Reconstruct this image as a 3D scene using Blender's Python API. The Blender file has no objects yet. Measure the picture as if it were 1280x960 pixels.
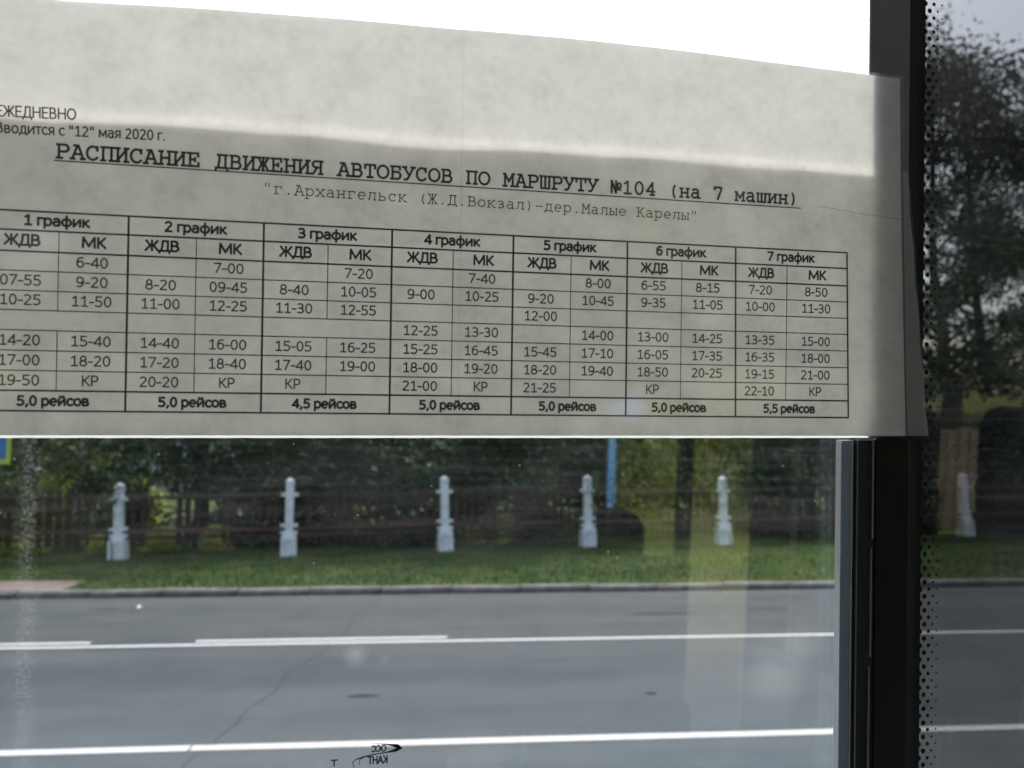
import bpy, bmesh, math, random
import numpy as np
from mathutils import Vector, Matrix
R = math.radians
S = bpy.context.scene
COL = S.collection

# ---------------------------------------------------------------- camera
PSI = R(10.8); TH = math.atan(.078)
fwd = Vector((math.sin(PSI)*math.cos(TH), math.cos(PSI)*math.cos(TH), math.sin(TH)))
right = Vector((math.cos(PSI), -math.sin(PSI), 0)); up = right.cross(fwd)
rl = R(.05)
rt = right*math.cos(rl)+up*math.sin(rl); upv = up*math.cos(rl)-right*math.sin(rl)
cam = bpy.data.objects.new('camera', bpy.data.cameras.new('camera'))
COL.objects.link(cam)
CAM = Vector((0, 0, 2.1))
m = Matrix((rt, upv, -fwd)).transposed().to_4x4(); m.translation = CAM
cam.matrix_world = m
cam.data.sensor_width = 36; cam.data.lens = 28.125
cam.data.clip_start = .02; cam.data.clip_end = 2000
cam.data.dof.use_dof = True; cam.data.dof.focus_distance = .40; cam.data.dof.aperture_fstop = 13
S.camera = cam

# ---------------------------------------------------------------- sky and sun
SUN_EL, SUN_AZ = 58, 8
w = bpy.data.worlds.new('World'); S.world = w; w.use_nodes = True
nt = w.node_tree; nt.nodes.clear()
sky = nt.nodes.new('ShaderNodeTexSky'); sky.sky_type = 'NISHITA'; sky.sun_disc = False
sky.sun_elevation = R(SUN_EL); sky.sun_rotation = R(SUN_AZ); sky.dust_density = 6; sky.air_density = 1.2; sky.ozone_density = 1.5
hs = nt.nodes.new('ShaderNodeHueSaturation'); hs.inputs['Saturation'].default_value = .82
bg = nt.nodes.new('ShaderNodeBackground'); bg.inputs['Strength'].default_value = .15
out = nt.nodes.new('ShaderNodeOutputWorld')
nt.links.new(sky.outputs[0], hs.inputs['Color']); nt.links.new(hs.outputs[0], bg.inputs[0]); nt.links.new(bg.outputs[0], out.inputs[0])
sun = bpy.data.objects.new('sun', bpy.data.lights.new('sun', 'SUN')); COL.objects.link(sun)
sun.data.energy = 2.0; sun.data.angle = R(8); sun.data.color = (1, .96, .89)
sd = Vector((math.sin(R(SUN_AZ))*math.cos(R(SUN_EL)), math.cos(R(SUN_AZ))*math.cos(R(SUN_EL)), math.sin(R(SUN_EL))))
sun.rotation_euler = sd.to_track_quat('Z', 'Y').to_euler(); sun.location = sd*60
S.view_settings.view_transform = 'Standard'; S.view_settings.look = 'None'
S.view_settings.gamma = 1; S.view_settings.exposure = 1.3
S.cycles.transparent_max_bounces = 24; S.cycles.max_bounces = 8
S.cycles.caustics_reflective = False; S.cycles.caustics_refractive = False

# ---------------------------------------------------------------- helpers
def nodes(name):
    m = bpy.data.materials.new(name); m.use_nodes = True; t = m.node_tree; t.nodes.clear()
    o = t.nodes.new('ShaderNodeOutputMaterial')
    return m, t, o
def N(t, kind, **kw):
    n = t.nodes.new(kind)
    for k, v in kw.items():
        if k.startswith('i_'): n.inputs[k[2:]].default_value = v
        elif k.startswith('n_'): n.inputs[int(k[2:])].default_value = v
        else: setattr(n, k, v)
    return n
def ramp(t, fac, stops):
    n = t.nodes.new('ShaderNodeValToRGB'); e = n.color_ramp.elements
    while len(e) < len(stops): e.new(.5)
    for k, (p, c) in enumerate(stops):
        e[k].position = p; e[k].color = (*c, 1) if len(c) == 3 else c
    t.links.new(fac, n.inputs[0]); return n.outputs[0]
def surf(name, cols, scale=4, detail=6, rough=.8, bump=0, bscale=40, coord='Object', spec=.3, metal=0, stretch=None, dist=0):
    """noise-varied surface: cols = list of colours along a ramp"""
    m, t, o = nodes(name)
    tc = t.nodes.new('ShaderNodeTexCoord'); src = tc.outputs[coord]
    if stretch:
        mp = N(t, 'ShaderNodeMapping'); mp.inputs['Scale'].default_value = stretch
        t.links.new(src, mp.inputs[0]); src = mp.outputs[0]
    no = N(t, 'ShaderNodeTexNoise', i_Scale=scale, i_Detail=detail, i_Roughness=.62, i_Distortion=dist); t.links.new(src, no.inputs['Vector'])
    n = len(cols)
    c = ramp(t, no.outputs[0], [(.28+.44*k/max(1, n-1), cols[k]) for k in range(n)])
    b = N(t, 'ShaderNodeBsdfPrincipled', i_Roughness=rough, i_Metallic=metal); b.inputs['Specular IOR Level'].default_value = spec
    t.links.new(c, b.inputs['Base Color'])
    if bump:
        n2 = N(t, 'ShaderNodeTexNoise', i_Scale=bscale, i_Detail=4); t.links.new(src, n2.inputs['Vector'])
        bp = N(t, 'ShaderNodeBump', i_Strength=bump, i_Distance=.02); t.links.new(n2.outputs[0], bp.inputs['Height']); t.links.new(bp.outputs[0], b.inputs['Normal'])
    t.links.new(b.outputs[0], o.inputs[0]); return m

class MB:
    def __init__(s): s.v = []; s.f = []
    def add(s, vs, fs):
        n = len(s.v); s.v += [tuple(v) for v in vs]; s.f += [tuple(i+n for i in f) for f in fs]; return s
    def box(s, x0, x1, y0, y1, z0, z1, M=None):
        vs = [Vector((x, y, z)) for z in (z0, z1) for x, y in ((x0, y0), (x1, y0), (x1, y1), (x0, y1))]
        if M: vs = [M @ v for v in vs]
        return s.add(vs, [(3, 2, 1, 0), (4, 5, 6, 7), (0, 1, 5, 4), (1, 2, 6, 5), (2, 3, 7, 6), (3, 0, 4, 7)])
    def tube(s, pts, rad, n=8, caps=True):
        rad = rad if isinstance(rad, (list, tuple)) else [rad]*len(pts)
        pts = [Vector(p) for p in pts]; vs = []; fs = []
        for i, p in enumerate(pts):
            d = (pts[min(i+1, len(pts)-1)]-pts[max(i-1, 0)]).normalized()
            a = d.orthogonal().normalized() if i == 0 else (a - d*a.dot(d)).normalized()
            b = d.cross(a)
            for k in range(n):
                q = 2*math.pi*k/n; vs.append(p+(a*math.cos(q)+b*math.sin(q))*rad[i])
        for i in range(len(pts)-1):
            for k in range(n):
                k2 = (k+1) % n; fs.append((i*n+k, i*n+k2, (i+1)*n+k2, (i+1)*n+k))
        if caps: fs += [tuple(reversed(range(n))), tuple((len(pts)-1)*n+k for k in range(n))]
        return s.add(vs, fs)
    def mesh(s, name, mat, smooth=False):
        me = bpy.data.meshes.new(name); me.from_pydata(s.v, [], s.f); me.update()
        if mat: me.materials.append(mat)
        if smooth: me.polygons.foreach_set('use_smooth', [True]*len(me.polygons))
        return me
    def build(s, name, mat, parent=None, smooth=False, bevel=0):
        o = bpy.data.objects.new(name, s.mesh(name, mat, smooth)); COL.objects.link(o); o.parent = parent
        if bevel:
            b = o.modifiers.new('bevel', 'BEVEL'); b.width = bevel; b.segments = 2; b.limit_method = 'ANGLE'
        return o
def inst(me, name, parent, M=None):
    o = bpy.data.objects.new(name, me); COL.objects.link(o); o.parent = parent
    if M is not None: o.matrix_local = M
    return o
def tag(o, label=None, cat=None, group=None, kind=None):
    if label: o['label'] = label
    if cat: o['category'] = cat
    if group: o['group'] = group
    if kind: o['kind'] = kind
    return o
def thing(name, label, cat, loc=(0, 0, 0), rz=0, group=None):
    o = bpy.data.objects.new(name, None); COL.objects.link(o); o.location = loc; o.rotation_euler = (0, 0, rz)
    o.empty_display_size = .2
    return tag(o, label, cat, group)

# ---------------------------------------------------------------- materials
def glass_mat(name, tint, dirt=True, r0=.075, haze=.0008):
    m, t, o = nodes(name); L = t.links.new
    lw = N(t, 'ShaderNodeLayerWeight', i_Blend=.5)
    p = N(t, 'ShaderNodeMath', operation='POWER', n_1=5.0); L(lw.outputs['Facing'], p.inputs[0])
    a = N(t, 'ShaderNodeMath', operation='MULTIPLY_ADD', n_1=1-r0, n_2=r0); L(p.outputs[0], a.inputs[0])
    tr = N(t, 'ShaderNodeBsdfTransparent'); tr.inputs[0].default_value = (*tint, 1)
    gl = N(t, 'ShaderNodeBsdfGlossy'); gl.inputs['Roughness'].default_value = 0
    mx = N(t, 'ShaderNodeMixShader'); L(a.outputs[0], mx.inputs[0]); L(tr.outputs[0], mx.inputs[1]); L(gl.outputs[0], mx.inputs[2])
    last = mx.outputs[0]
    if dirt:
        tc = N(t, 'ShaderNodeTexCoord'); src = tc.outputs['Object']
        # fine specks
        vo = N(t, 'ShaderNodeTexVoronoi', i_Scale=230.0); L(src, vo.inputs['Vector'])
        sz = N(t, 'ShaderNodeSeparateColor'); L(vo.outputs['Color'], sz.inputs[0])
        th = N(t, 'ShaderNodeMath', operation='MULTIPLY_ADD', n_1=1.2, n_2=-1.08); L(sz.outputs[0], th.inputs[0])
        sp = N(t, 'ShaderNodeMath', operation='LESS_THAN'); L(vo.outputs['Distance'], sp.inputs[0]); L(th.outputs[0], sp.inputs[1])
        spk = N(t, 'ShaderNodeMath', operation='MULTIPLY', n_1=.08); L(sp.outputs[0], spk.inputs[0])
        # wiped haze, cloudy
        mp = N(t, 'ShaderNodeMapping'); mp.inputs['Scale'].default_value = (1, 2.2, 1); mp.inputs['Rotation'].default_value = (0, 0, .25); L(src, mp.inputs[0])
        no = N(t, 'ShaderNodeTexNoise', i_Scale=16.0, i_Detail=7.0, i_Roughness=.6); L(mp.outputs[0], no.inputs['Vector'])
        hz = N(t, 'ShaderNodeMapRange', n_1=.42, n_2=.78, n_3=haze, n_4=haze+.007); L(no.outputs[0], hz.inputs[0])
        # fine horizontal wiping streaks
        mp2 = N(t, 'ShaderNodeMapping'); mp2.inputs['Scale'].default_value = (14, 420, 1); L(src, mp2.inputs[0])
        n2 = N(t, 'ShaderNodeTexNoise', i_Scale=1.0, i_Detail=3.0); L(mp2.outputs[0], n2.inputs['Vector'])
        st = N(t, 'ShaderNodeMapRange', n_1=.5, n_2=.8, n_3=0.0, n_4=.008); L(n2.outputs[0], st.inputs[0])
        # a dried vertical run of splashes
        sx = N(t, 'ShaderNodeSeparateXYZ'); L(src, sx.inputs[0])
        n3 = N(t, 'ShaderNodeTexNoise', i_Scale=40.0); L(src, n3.inputs['Vector'])
        wob = N(t, 'ShaderNodeMath', operation='MULTIPLY_ADD', n_1=.006, n_2=.1235); L(n3.outputs[0], wob.inputs[0])
        dx = N(t, 'ShaderNodeMath', operation='ADD'); L(sx.outputs[0], dx.inputs[0]); L(wob.outputs[0], dx.inputs[1])
        ab = N(t, 'ShaderNodeMath', operation='ABSOLUTE'); L(dx.outputs[0], ab.inputs[0])
        bd = N(t, 'ShaderNodeMapRange', n_1=.0008, n_2=.0042, n_3=1.0, n_4=0.0); L(ab.outputs[0], bd.inputs[0])
        n4 = N(t, 'ShaderNodeTexNoise', i_Scale=700.0, i_Detail=3.0); L(src, n4.inputs['Vector'])
        r4 = N(t, 'ShaderNodeMapRange', n_1=.42, n_2=.68, n_3=.001, n_4=.04); L(n4.outputs[0], r4.inputs[0])
        bs = N(t, 'ShaderNodeMath', operation='MULTIPLY'); L(bd.outputs[0], bs.inputs[0]); L(r4.outputs[0], bs.inputs[1])
        # soft smudges, partly painting pale reflections over the road
        tot = None
        for (bx, by, r, am) in ((.0, -.0865, .006, .07), (.012, -.089, .003, .03), (.19, -.105, .022, .04), (.205, -.093, .014, .035), (.055, -.135, .02, .012), (-.12, -.145, .016, .04)):
            sb = N(t, 'ShaderNodeVectorMath', operation='SUBTRACT'); L(src, sb.inputs[0]); sb.inputs[1].default_value = (bx, by, 0)
            ln = N(t, 'ShaderNodeVectorMath', operation='LENGTH'); L(sb.outputs[0], ln.inputs[0])
            mr = N(t, 'ShaderNodeMapRange', n_1=r*.1, n_2=r, n_3=am, n_4=0.0); L(ln.outputs['Value'], mr.inputs[0])
            if tot is None: tot = mr.outputs[0]
            else:
                ad = N(t, 'ShaderNodeMath', operation='ADD'); L(tot, ad.inputs[0]); L(mr.outputs[0], ad.inputs[1]); tot = ad.outputs[0]
        for extra in (spk.outputs[0], hz.outputs[0], st.outputs[0], bs.outputs[0]):
            ad = N(t, 'ShaderNodeMath', operation='ADD'); L(tot, ad.inputs[0]); L(extra, ad.inputs[1]); tot = ad.outputs[0]
        df = N(t, 'ShaderNodeBsdfTranslucent'); df.inputs[0].default_value = (.75, .8, .84, 1)
        m2 = N(t, 'ShaderNodeMixShader'); L(tot, m2.inputs[0]); L(last, m2.inputs[1]); L(df.outputs[0], m2.inputs[2]); last = m2.outputs[0]
    L(last, o.inputs[0]); return m

def paper_mat():
    m, t, o = nodes('thin_paper'); L = t.links.new
    tc = N(t, 'ShaderNodeTexCoord'); src = tc.outputs['Object']
    a = N(t, 'ShaderNodeTexNoise', i_Scale=55.0, i_Detail=5.0, i_Roughness=.65); L(src, a.inputs['Vector'])
    b = N(t, 'ShaderNodeTexNoise', i_Scale=260.0, i_Detail=3.0); L(src, b.inputs['Vector'])
    mx = N(t, 'ShaderNodeMath', operation='MULTIPLY_ADD', n_1=.45); L(b.outputs[0], mx.inputs[0]); L(a.outputs[0], mx.inputs[2])
    c = ramp(t, mx.outputs[0], [(.5, (.74, .74, .72)), (.70, (.83, .83, .81)), (.92, (.90, .90, .88))])
    # a soft vertical fold line through the sheet
    sx = N(t, 'ShaderNodeSeparateXYZ'); L(src, sx.inputs[0])
    ab = N(t, 'ShaderNodeMath', operation='ADD', n_1=-.0405); L(sx.outputs[0], ab.inputs[0])
    ab2 = N(t, 'ShaderNodeMath', operation='ABSOLUTE'); L(ab.outputs[0], ab2.inputs[0])
    li = N(t, 'ShaderNodeMapRange', n_1=.0, n_2=.0008, n_3=.93, n_4=1.0); L(ab2.outputs[0], li.inputs[0])
    mu = N(t, 'ShaderNodeMixRGB', blend_type='MULTIPLY'); mu.inputs[0].default_value = 1; L(c, mu.inputs[1]); L(li.outputs[0], mu.inputs[2])
    d = N(t, 'ShaderNodeBsdfDiffuse'); tl = N(t, 'ShaderNodeBsdfTranslucent')
    L(mu.outputs[0], d.inputs[0]); L(mu.outputs[0], tl.inputs[0])
    dk = N(t, 'ShaderNodeMixRGB', blend_type='MULTIPLY'); dk.inputs[0].default_value = 1; dk.inputs[2].default_value = (1, .99, .965, 1); L(mu.outputs[0], dk.inputs[1]); L(dk.outputs[0], tl.inputs[0])
    ms = N(t, 'ShaderNodeMixShader'); ms.inputs[0].default_value = .37; L(d.outputs[0], ms.inputs[1]); L(tl.outputs[0], ms.inputs[2])
    L(ms.outputs[0], o.inputs[0]); return m

def film_mat(name, op, col, r0=.05):
    m, t, o = nodes(name); L = t.links.new
    lw = N(t, 'ShaderNodeLayerWeight', i_Blend=.5)
    p = N(t, 'ShaderNodeMath', operation='POWER', n_1=5.0); L(lw.outputs['Facing'], p.inputs[0])
    a = N(t, 'ShaderNodeMath', operation='MULTIPLY_ADD', n_1=1-r0, n_2=r0); L(p.outputs[0], a.inputs[0])
    tr = N(t, 'ShaderNodeBsdfTransparent'); df = N(t, 'ShaderNodeBsdfTranslucent'); dd = N(t, 'ShaderNodeBsdfDiffuse')
    df.inputs[0].default_value = (*col, 1); dd.inputs[0].default_value = (*col, 1)
    mm = N(t, 'ShaderNodeMixShader'); mm.inputs[0].default_value = .5; L(df.outputs[0], mm.inputs[1]); L(dd.outputs[0], mm.inputs[2])
    m1 = N(t, 'ShaderNodeMixShader'); m1.inputs[0].default_value = op; L(tr.outputs[0], m1.inputs[1]); L(mm.outputs[0], m1.inputs[2])
    gl = N(t, 'ShaderNodeBsdfGlossy'); gl.inputs['Roughness'].default_value = .04
    m2 = N(t, 'ShaderNodeMixShader'); L(a.outputs[0], m2.inputs[0]); L(m1.outputs[0], m2.inputs[1]); L(gl.outputs[0], m2.inputs[2])
    L(m2.outputs[0], o.inputs[0]); return m

def seam_mat():
    m, t, o = nodes('milky_plastic_seam')
    a = N(t, 'ShaderNodeBsdfTranslucent'); a.inputs[0].default_value = (.5, .53, .52, 1)
    b = N(t, 'ShaderNodeBsdfTransparent'); x = N(t, 'ShaderNodeMixShader'); x.inputs[0].default_value = .9
    t.links.new(b.outputs[0], x.inputs[1]); t.links.new(a.outputs[0], x.inputs[2]); t.links.new(x.outputs[0], o.inputs[0]); return m
def leaf_mat(name, cols, trans=.35, scale=1.3):
    m, t, o = nodes(name); L = t.links.new
    ge = N(t, 'ShaderNodeNewGeometry'); tc = N(t, 'ShaderNodeTexCoord')
    no = N(t, 'ShaderNodeTexNoise', i_Scale=scale, i_Detail=3.0); L(tc.outputs['Object'], no.inputs['Vector'])
    ad = N(t, 'ShaderNodeMath', operation='MULTIPLY_ADD', n_1=.5); L(ge.outputs['Random Per Island'], ad.inputs[0])
    sc = N(t, 'ShaderNodeMath', operation='MULTIPLY', n_1=.8); L(no.outputs[0], sc.inputs[0]); L(sc.outputs[0], ad.inputs[2])
    c = ramp(t, ad.outputs[0], [(.2, cols[0]), (.55, cols[1]), (.9, cols[2])])
    d = N(t, 'ShaderNodeBsdfDiffuse'); tl = N(t, 'ShaderNodeBsdfTranslucent'); L(c, d.inputs[0]); L(c, tl.inputs[0])
    ms = N(t, 'ShaderNodeMixShader'); ms.inputs[0].default_value = trans; L(d.outputs[0], ms.inputs[1]); L(tl.outputs[0], ms.inputs[2])
    gl = N(t, 'ShaderNodeBsdfGlossy'); gl.inputs['Roughness'].default_value = .45
    m2 = N(t, 'ShaderNodeMixShader'); m2.inputs[0].default_value = .04; L(ms.outputs[0], m2.inputs[1]); L(gl.outputs[0], m2.inputs[2])
    L(m2.outputs[0], o.inputs[0]); return m

def plain(name, col, rough=.6, metal=0, spec=.4, var=.12):
    a = tuple(c*(1-var) for c in col); b = tuple(min(1, c*(1+var)) for c in col)
    return surf(name, [a, b], scale=9, rough=rough, metal=metal, spec=spec)

def asphalt_mat():
    m, t, o = nodes('asphalt'); L = t.links.new
    tc = N(t, 'ShaderNodeTexCoord')
    # object coordinates: x along the road, y across
    mp = N(t, 'ShaderNodeMapping'); mp.inputs['Scale'].default_value = (.1, 1.1, 1); L(tc.outputs['Object'], mp.inputs[0])
    n1 = N(t, 'ShaderNodeTexNoise', i_Scale=1.0, i_Detail=4.0); L(mp.outputs[0], n1.inputs['Vector'])
    n2 = N(t, 'ShaderNodeTexNoise', i_Scale=60.0, i_Detail=4.0, i_Roughness=.8); L(tc.outputs['Object'], n2.inputs['Vector'])
    n3 = N(t, 'ShaderNodeTexNoise', i_Scale=1.7, i_Detail=5.0, i_Distortion=.6); L(tc.outputs['Object'], n3.inputs['Vector'])
    s1 = N(t, 'ShaderNodeMath', operation='MULTIPLY_ADD', n_1=.3); L(n2.outputs[0], s1.inputs[0]); L(n1.outputs[0], s1.inputs[2])
    s2 = N(t, 'ShaderNodeMath', operation='MULTIPLY_ADD', n_1=.42); L(n3.outputs[0], s2.inputs[0]); L(s1.outputs[0], s2.inputs[2])
    c = ramp(t, s2.outputs[0], [(.50, (.019, .036, .046)), (.74, (.033, .052, .064)), (.95, (.056, .073, .083))])
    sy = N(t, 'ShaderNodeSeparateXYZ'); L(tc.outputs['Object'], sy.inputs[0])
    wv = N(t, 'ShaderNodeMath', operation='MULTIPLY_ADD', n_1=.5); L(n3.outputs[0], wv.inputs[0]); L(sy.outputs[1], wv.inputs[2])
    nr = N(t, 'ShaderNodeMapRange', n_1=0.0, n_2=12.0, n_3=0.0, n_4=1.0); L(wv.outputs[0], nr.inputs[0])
    lane_veil = ramp(t, nr.outputs[0], [(.44, (1, 1, 1)), (.56, (.72, .73, .74)), (.72, (.62, .63, .64)), (.80, (.62, .58, .57)), (.97, (.76, .68, .66))])  # lane tones, with the reflection veil painted lighter on the near side
    mc = N(t, 'ShaderNodeMixRGB', blend_type='MULTIPLY'); mc.inputs[0].default_value = 1; L(c, mc.inputs[1]); L(lane_veil, mc.inputs[2]); c = mc.outputs[0]
    b = N(t, 'ShaderNodeBsdfPrincipled', i_Roughness=.8); b.inputs['Specular IOR Level'].default_value = .25
    L(c, b.inputs['Base Color'])
    bp = N(t, 'ShaderNodeBump', i_Strength=.5, i_Distance=.01); L(n2.outputs[0], bp.inputs['Height']); L(bp.outputs[0], b.inputs['Normal'])
    L(b.outputs[0], o.inputs[0]); return m

def paint_mat():
    m, t, o = nodes('worn_road_paint'); L = t.links.new
    tc = N(t, 'ShaderNodeTexCoord')
    n = N(t, 'ShaderNodeTexNoise', i_Scale=22.0, i_Detail=6.0, i_Roughness=.7); L(tc.outputs['Object'], n.inputs['Vector'])
    c = ramp(t, n.outputs[0], [(.3, (.15, .16, .16)), (.42, (.34, .35, .36)), (.7, (.41, .43, .45))])
    b = N(t, 'ShaderNodeBsdfPrincipled', i_Roughness=.6); L(c, b.inputs['Base Color']); L(b.outputs[0], o.inputs[0]); return m

M = dict(
    paper=paper_mat(), ink=plain('printer_ink', (.022, .022, .028), .6, var=.2),
    glass=glass_mat('window_glass', (.95, .965, .97)), tint=glass_mat('tinted_glass', (.5, .51, .51), haze=.001),
    far_glass=glass_mat('far_window_glass', (.97, .98, .98), dirt=False),
    sleeve=film_mat('clear_plastic', .12, (.8, .82, .85), .06), weld=seam_mat(), tape=film_mat('dull_tape', .55, (.7, .7, .68)),
    frit=plain('black_enamel', (.005, .006, .006), .35, spec=.3), trim=surf('grey_plastic_trim', [(.13, .14, .145), (.17, .18, .185)], 30, rough=.5, bump=.1, bscale=600),
    rubber=plain('black_rubber', (.012, .013, .014), .7), alu=surf('brushed_aluminium', [(.2, .23, .26), (.3, .34, .38)], 60, rough=.35, metal=.7, stretch=(30, 1, 30)),
    channel=surf('blue_grey_channel', [(.17, .21, .27), (.24, .29, .35)], 60, rough=.4, stretch=(30, 1, 30)),
    edge=plain('polished_edge', (.75, .78, .8), .25, metal=.6), wall=surf('grey_wall_panel', [(.42, .42, .41), (.5, .5, .49)], 8, rough=.6, bump=.1, bscale=300),
    dwall=surf('dark_wall_panel', [(.018, .018, .02), (.028, .028, .03)], 8, rough=.7, spec=.1),  # wall copy darkened so the panes mirror less of it
    lining=plain('pale_ceiling_lining', (.8, .79, .77), .8), floor=surf('bus_floor_vinyl', [(.28, .28, .28), (.4, .4, .39)], 70, rough=.55),
    fabric=surf('dark_seat_fabric', [(.012, .014, .03), (.03, .03, .05)], 60, rough=.95, spec=.1, bump=.3, bscale=500),
    pole=plain('steel_pole', (.62, .63, .65), .25, metal=.8), mask_curtain=surf('brown_mask_cloth', [(.03, .025, .02), (.05, .042, .034)], 30, rough=.95, spec=.05),
    concrete=surf('whitewashed_concrete', [(.42, .43, .42), (.76, .79, .8), (.86, .88, .89)], 5, rough=.85, bump=.3, bscale=60),
    wood=surf('dark_stained_wood', [(.022, .014, .010), (.045, .028, .02), (.065, .042, .03)], 6, rough=.8, bump=.3, bscale=60, stretch=(1, 1, .15)),
    rail=surf('red_brown_rail_paint', [(.07, .035, .028), (.12, .06, .045)], 7, rough=.75, bump=.2, bscale=50),
    bark=surf('tree_bark', [(.03, .025, .02), (.07, .06, .05), (.11, .1, .085)], 7, rough=.95, bump=.8, bscale=25, stretch=(1, 1, .25)),
    birch=surf('birch_bark', [(.05, .05, .05), (.4, .4, .37), (.6, .6, .55)], 5, rough=.9, bump=.4, bscale=25, stretch=(1, 1, 2.5)),
    leafdark=leaf_mat('dark_leaves', [(.006, .026, .010), (.014, .046, .014), (.04, .078, .018)]),
    pine=leaf_mat('pine_needles', [(.012, .022, .014), (.024, .04, .022), (.045, .06, .03)], .15),
    leafmid=leaf_mat('green_leaves', [(.03, .06, .018), (.06, .1, .025), (.1, .15, .04)]),
    leafyellow=leaf_mat('yellow_green_leaves', [(.22, .27, .03), (.36, .42, .06), (.5, .54, .12)], .5),
    grass=surf('lawn_grass', [(.014, .028, .008), (.022, .043, .010), (.038, .06, .013), (.065, .065, .024)], 1.3, 8, rough=.95, spec=.1, bump=.5, bscale=30),
    bright_lawn=surf('brightened_lawn', [(.12, .15, .03), (.19, .22, .05), (.28, .29, .1)], 2, rough=.95, bump=.4),  # lawn colour brightened to strengthen its reflected light in the panes
    blade=leaf_mat('grass_blades', [(.025, .06, .01), (.045, .09, .015), (.08, .12, .025)], .3, .6),
    kerb=surf('kerb_concrete', [(.06, .06, .056), (.11, .11, .105), (.17, .17, .165)], 5, rough=.9, bump=.5, bscale=40),
    paving=surf('pink_paving', [(.2, .16, .15), (.27, .22, .2), (.33, .28, .26)], 4, rough=.9, bump=.3, bscale=60),
    old_paving=surf('old_pink_paving', [(.10, .08, .075), (.15, .12, .11), (.19, .155, .145)], 4, rough=.9, bump=.3, bscale=60),
    sand=surf('sandy_path', [(.15, .15, .07), (.24, .22, .12), (.3, .27, .17)], 3, rough=.95, bump=.3),
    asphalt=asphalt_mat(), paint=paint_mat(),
    blue=plain('blue_paint', (.16, .48, .92), .4), signblue=plain('sign_blue', (.03, .16, .42), .4), signyellow=plain('sign_fluorescent_yellow', (.45, .55, .04), .4),
    signwhite=plain('sign_white', (.75, .76, .76), .4), signblack=plain('sign_black', (.02, .02, .02), .5),
    plaster=surf('pale_plaster', [(.38, .36, .32), (.5, .48, .43)], 2, rough=.9), roofm=surf('grey_roof_sheet', [(.12, .12, .12), (.2, .19, .18)], 4, rough=.7),
    darkglass=plain('dark_pane', (.03, .04, .05), .1), patch=surf('road_tar', [(.014, .017, .02), (.022, .026, .03)], 12, rough=1, spec=.1),
    white=plain('white_litter', (.8, .8, .78), .6), brownfence=surf('brown_boards', [(.15, .10, .08), (.23, .17, .14), (.3, .23, .2)], 3, rough=.8, stretch=(3, 3, .3)),
    carred=plain('red_car_paint', (.4, .02, .015), .25),
)

# ================================================================ THE STREET
RA = R(6.6)
RM = Matrix.Rotation(-RA, 4, 'Z')                     # road frame: x along the road, y across it, away from the bus
def rd(x, y, z=0): return RM @ Vector((x, y, z))
random.seed(4)
def sheet(name, mat, x0, x1, y0, y1, z, nx=1, ny=1, M_=None, jitter=0):
    mb = MB(); vs = []; fs = []
    for j in range(ny+1):
        for i in range(nx+1):
            vs.append((x0+(x1-x0)*i/nx, y0+(y1-y0)*j/ny, z+(random.uniform(-jitter, jitter) if 0 < i < nx and 0 < j < ny else 0)))
    for j in range(ny):
        for i in range(nx):
            a = j*(nx+1)+i; fs.append((a, a+1, a+nx+2, a+nx+1))
    mb.add(vs, fs); o = mb.build(name, mat)
    o.matrix_world = M_ if M_ else RM
    return tag(o, kind='structure')
# one ground sheet with a gentle fall, cut for nothing: the road lies in a shallow bed drawn 4 mm above it
g = MB()
ys = [-600, -120, -40, -16, -1.2, 11.83, 40, 60, 120, 700]
vs = []; fs = []
xs = [-600, -120, -40, 0, 40, 120, 600]
for j, y in enumerate(ys):
    for x in xs:
        z = -.02 if -1.3 < y < 11.9 else .055
        vs.append((x, y, z))
for j in range(len(ys)-1):
    for i in range(len(xs)-1):
        a = j*len(xs)+i; fs.append((a, a+1, a+len(xs)+1, a+len(xs)))
gr = g.add(vs, fs).build('ground', M['grass']); gr.matrix_world = RM; tag(gr, kind='structure')
# re-make the road bed edges as steps
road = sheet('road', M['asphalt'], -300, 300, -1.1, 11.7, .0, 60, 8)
lawn = sheet('verge_lawn', M['grass'], -120, 120, 11.82, 60, .085, 80, 30, jitter=.012)
near_pave = sheet('pavement', M['paving'], -120, 120, -3.8, -1.24, .085)
path = sheet('path', M['sand'], -120, 120, -5.6, -3.8, .081)
back_lawn = sheet('back_lawn', M['bright_lawn'], -120, 120, -60, -5.6, .077)
side = sheet('far_pavement', M['old_paving'], -60, -5.45, 11.82, 12.6, .094)   # short paved landing at the left
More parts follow.
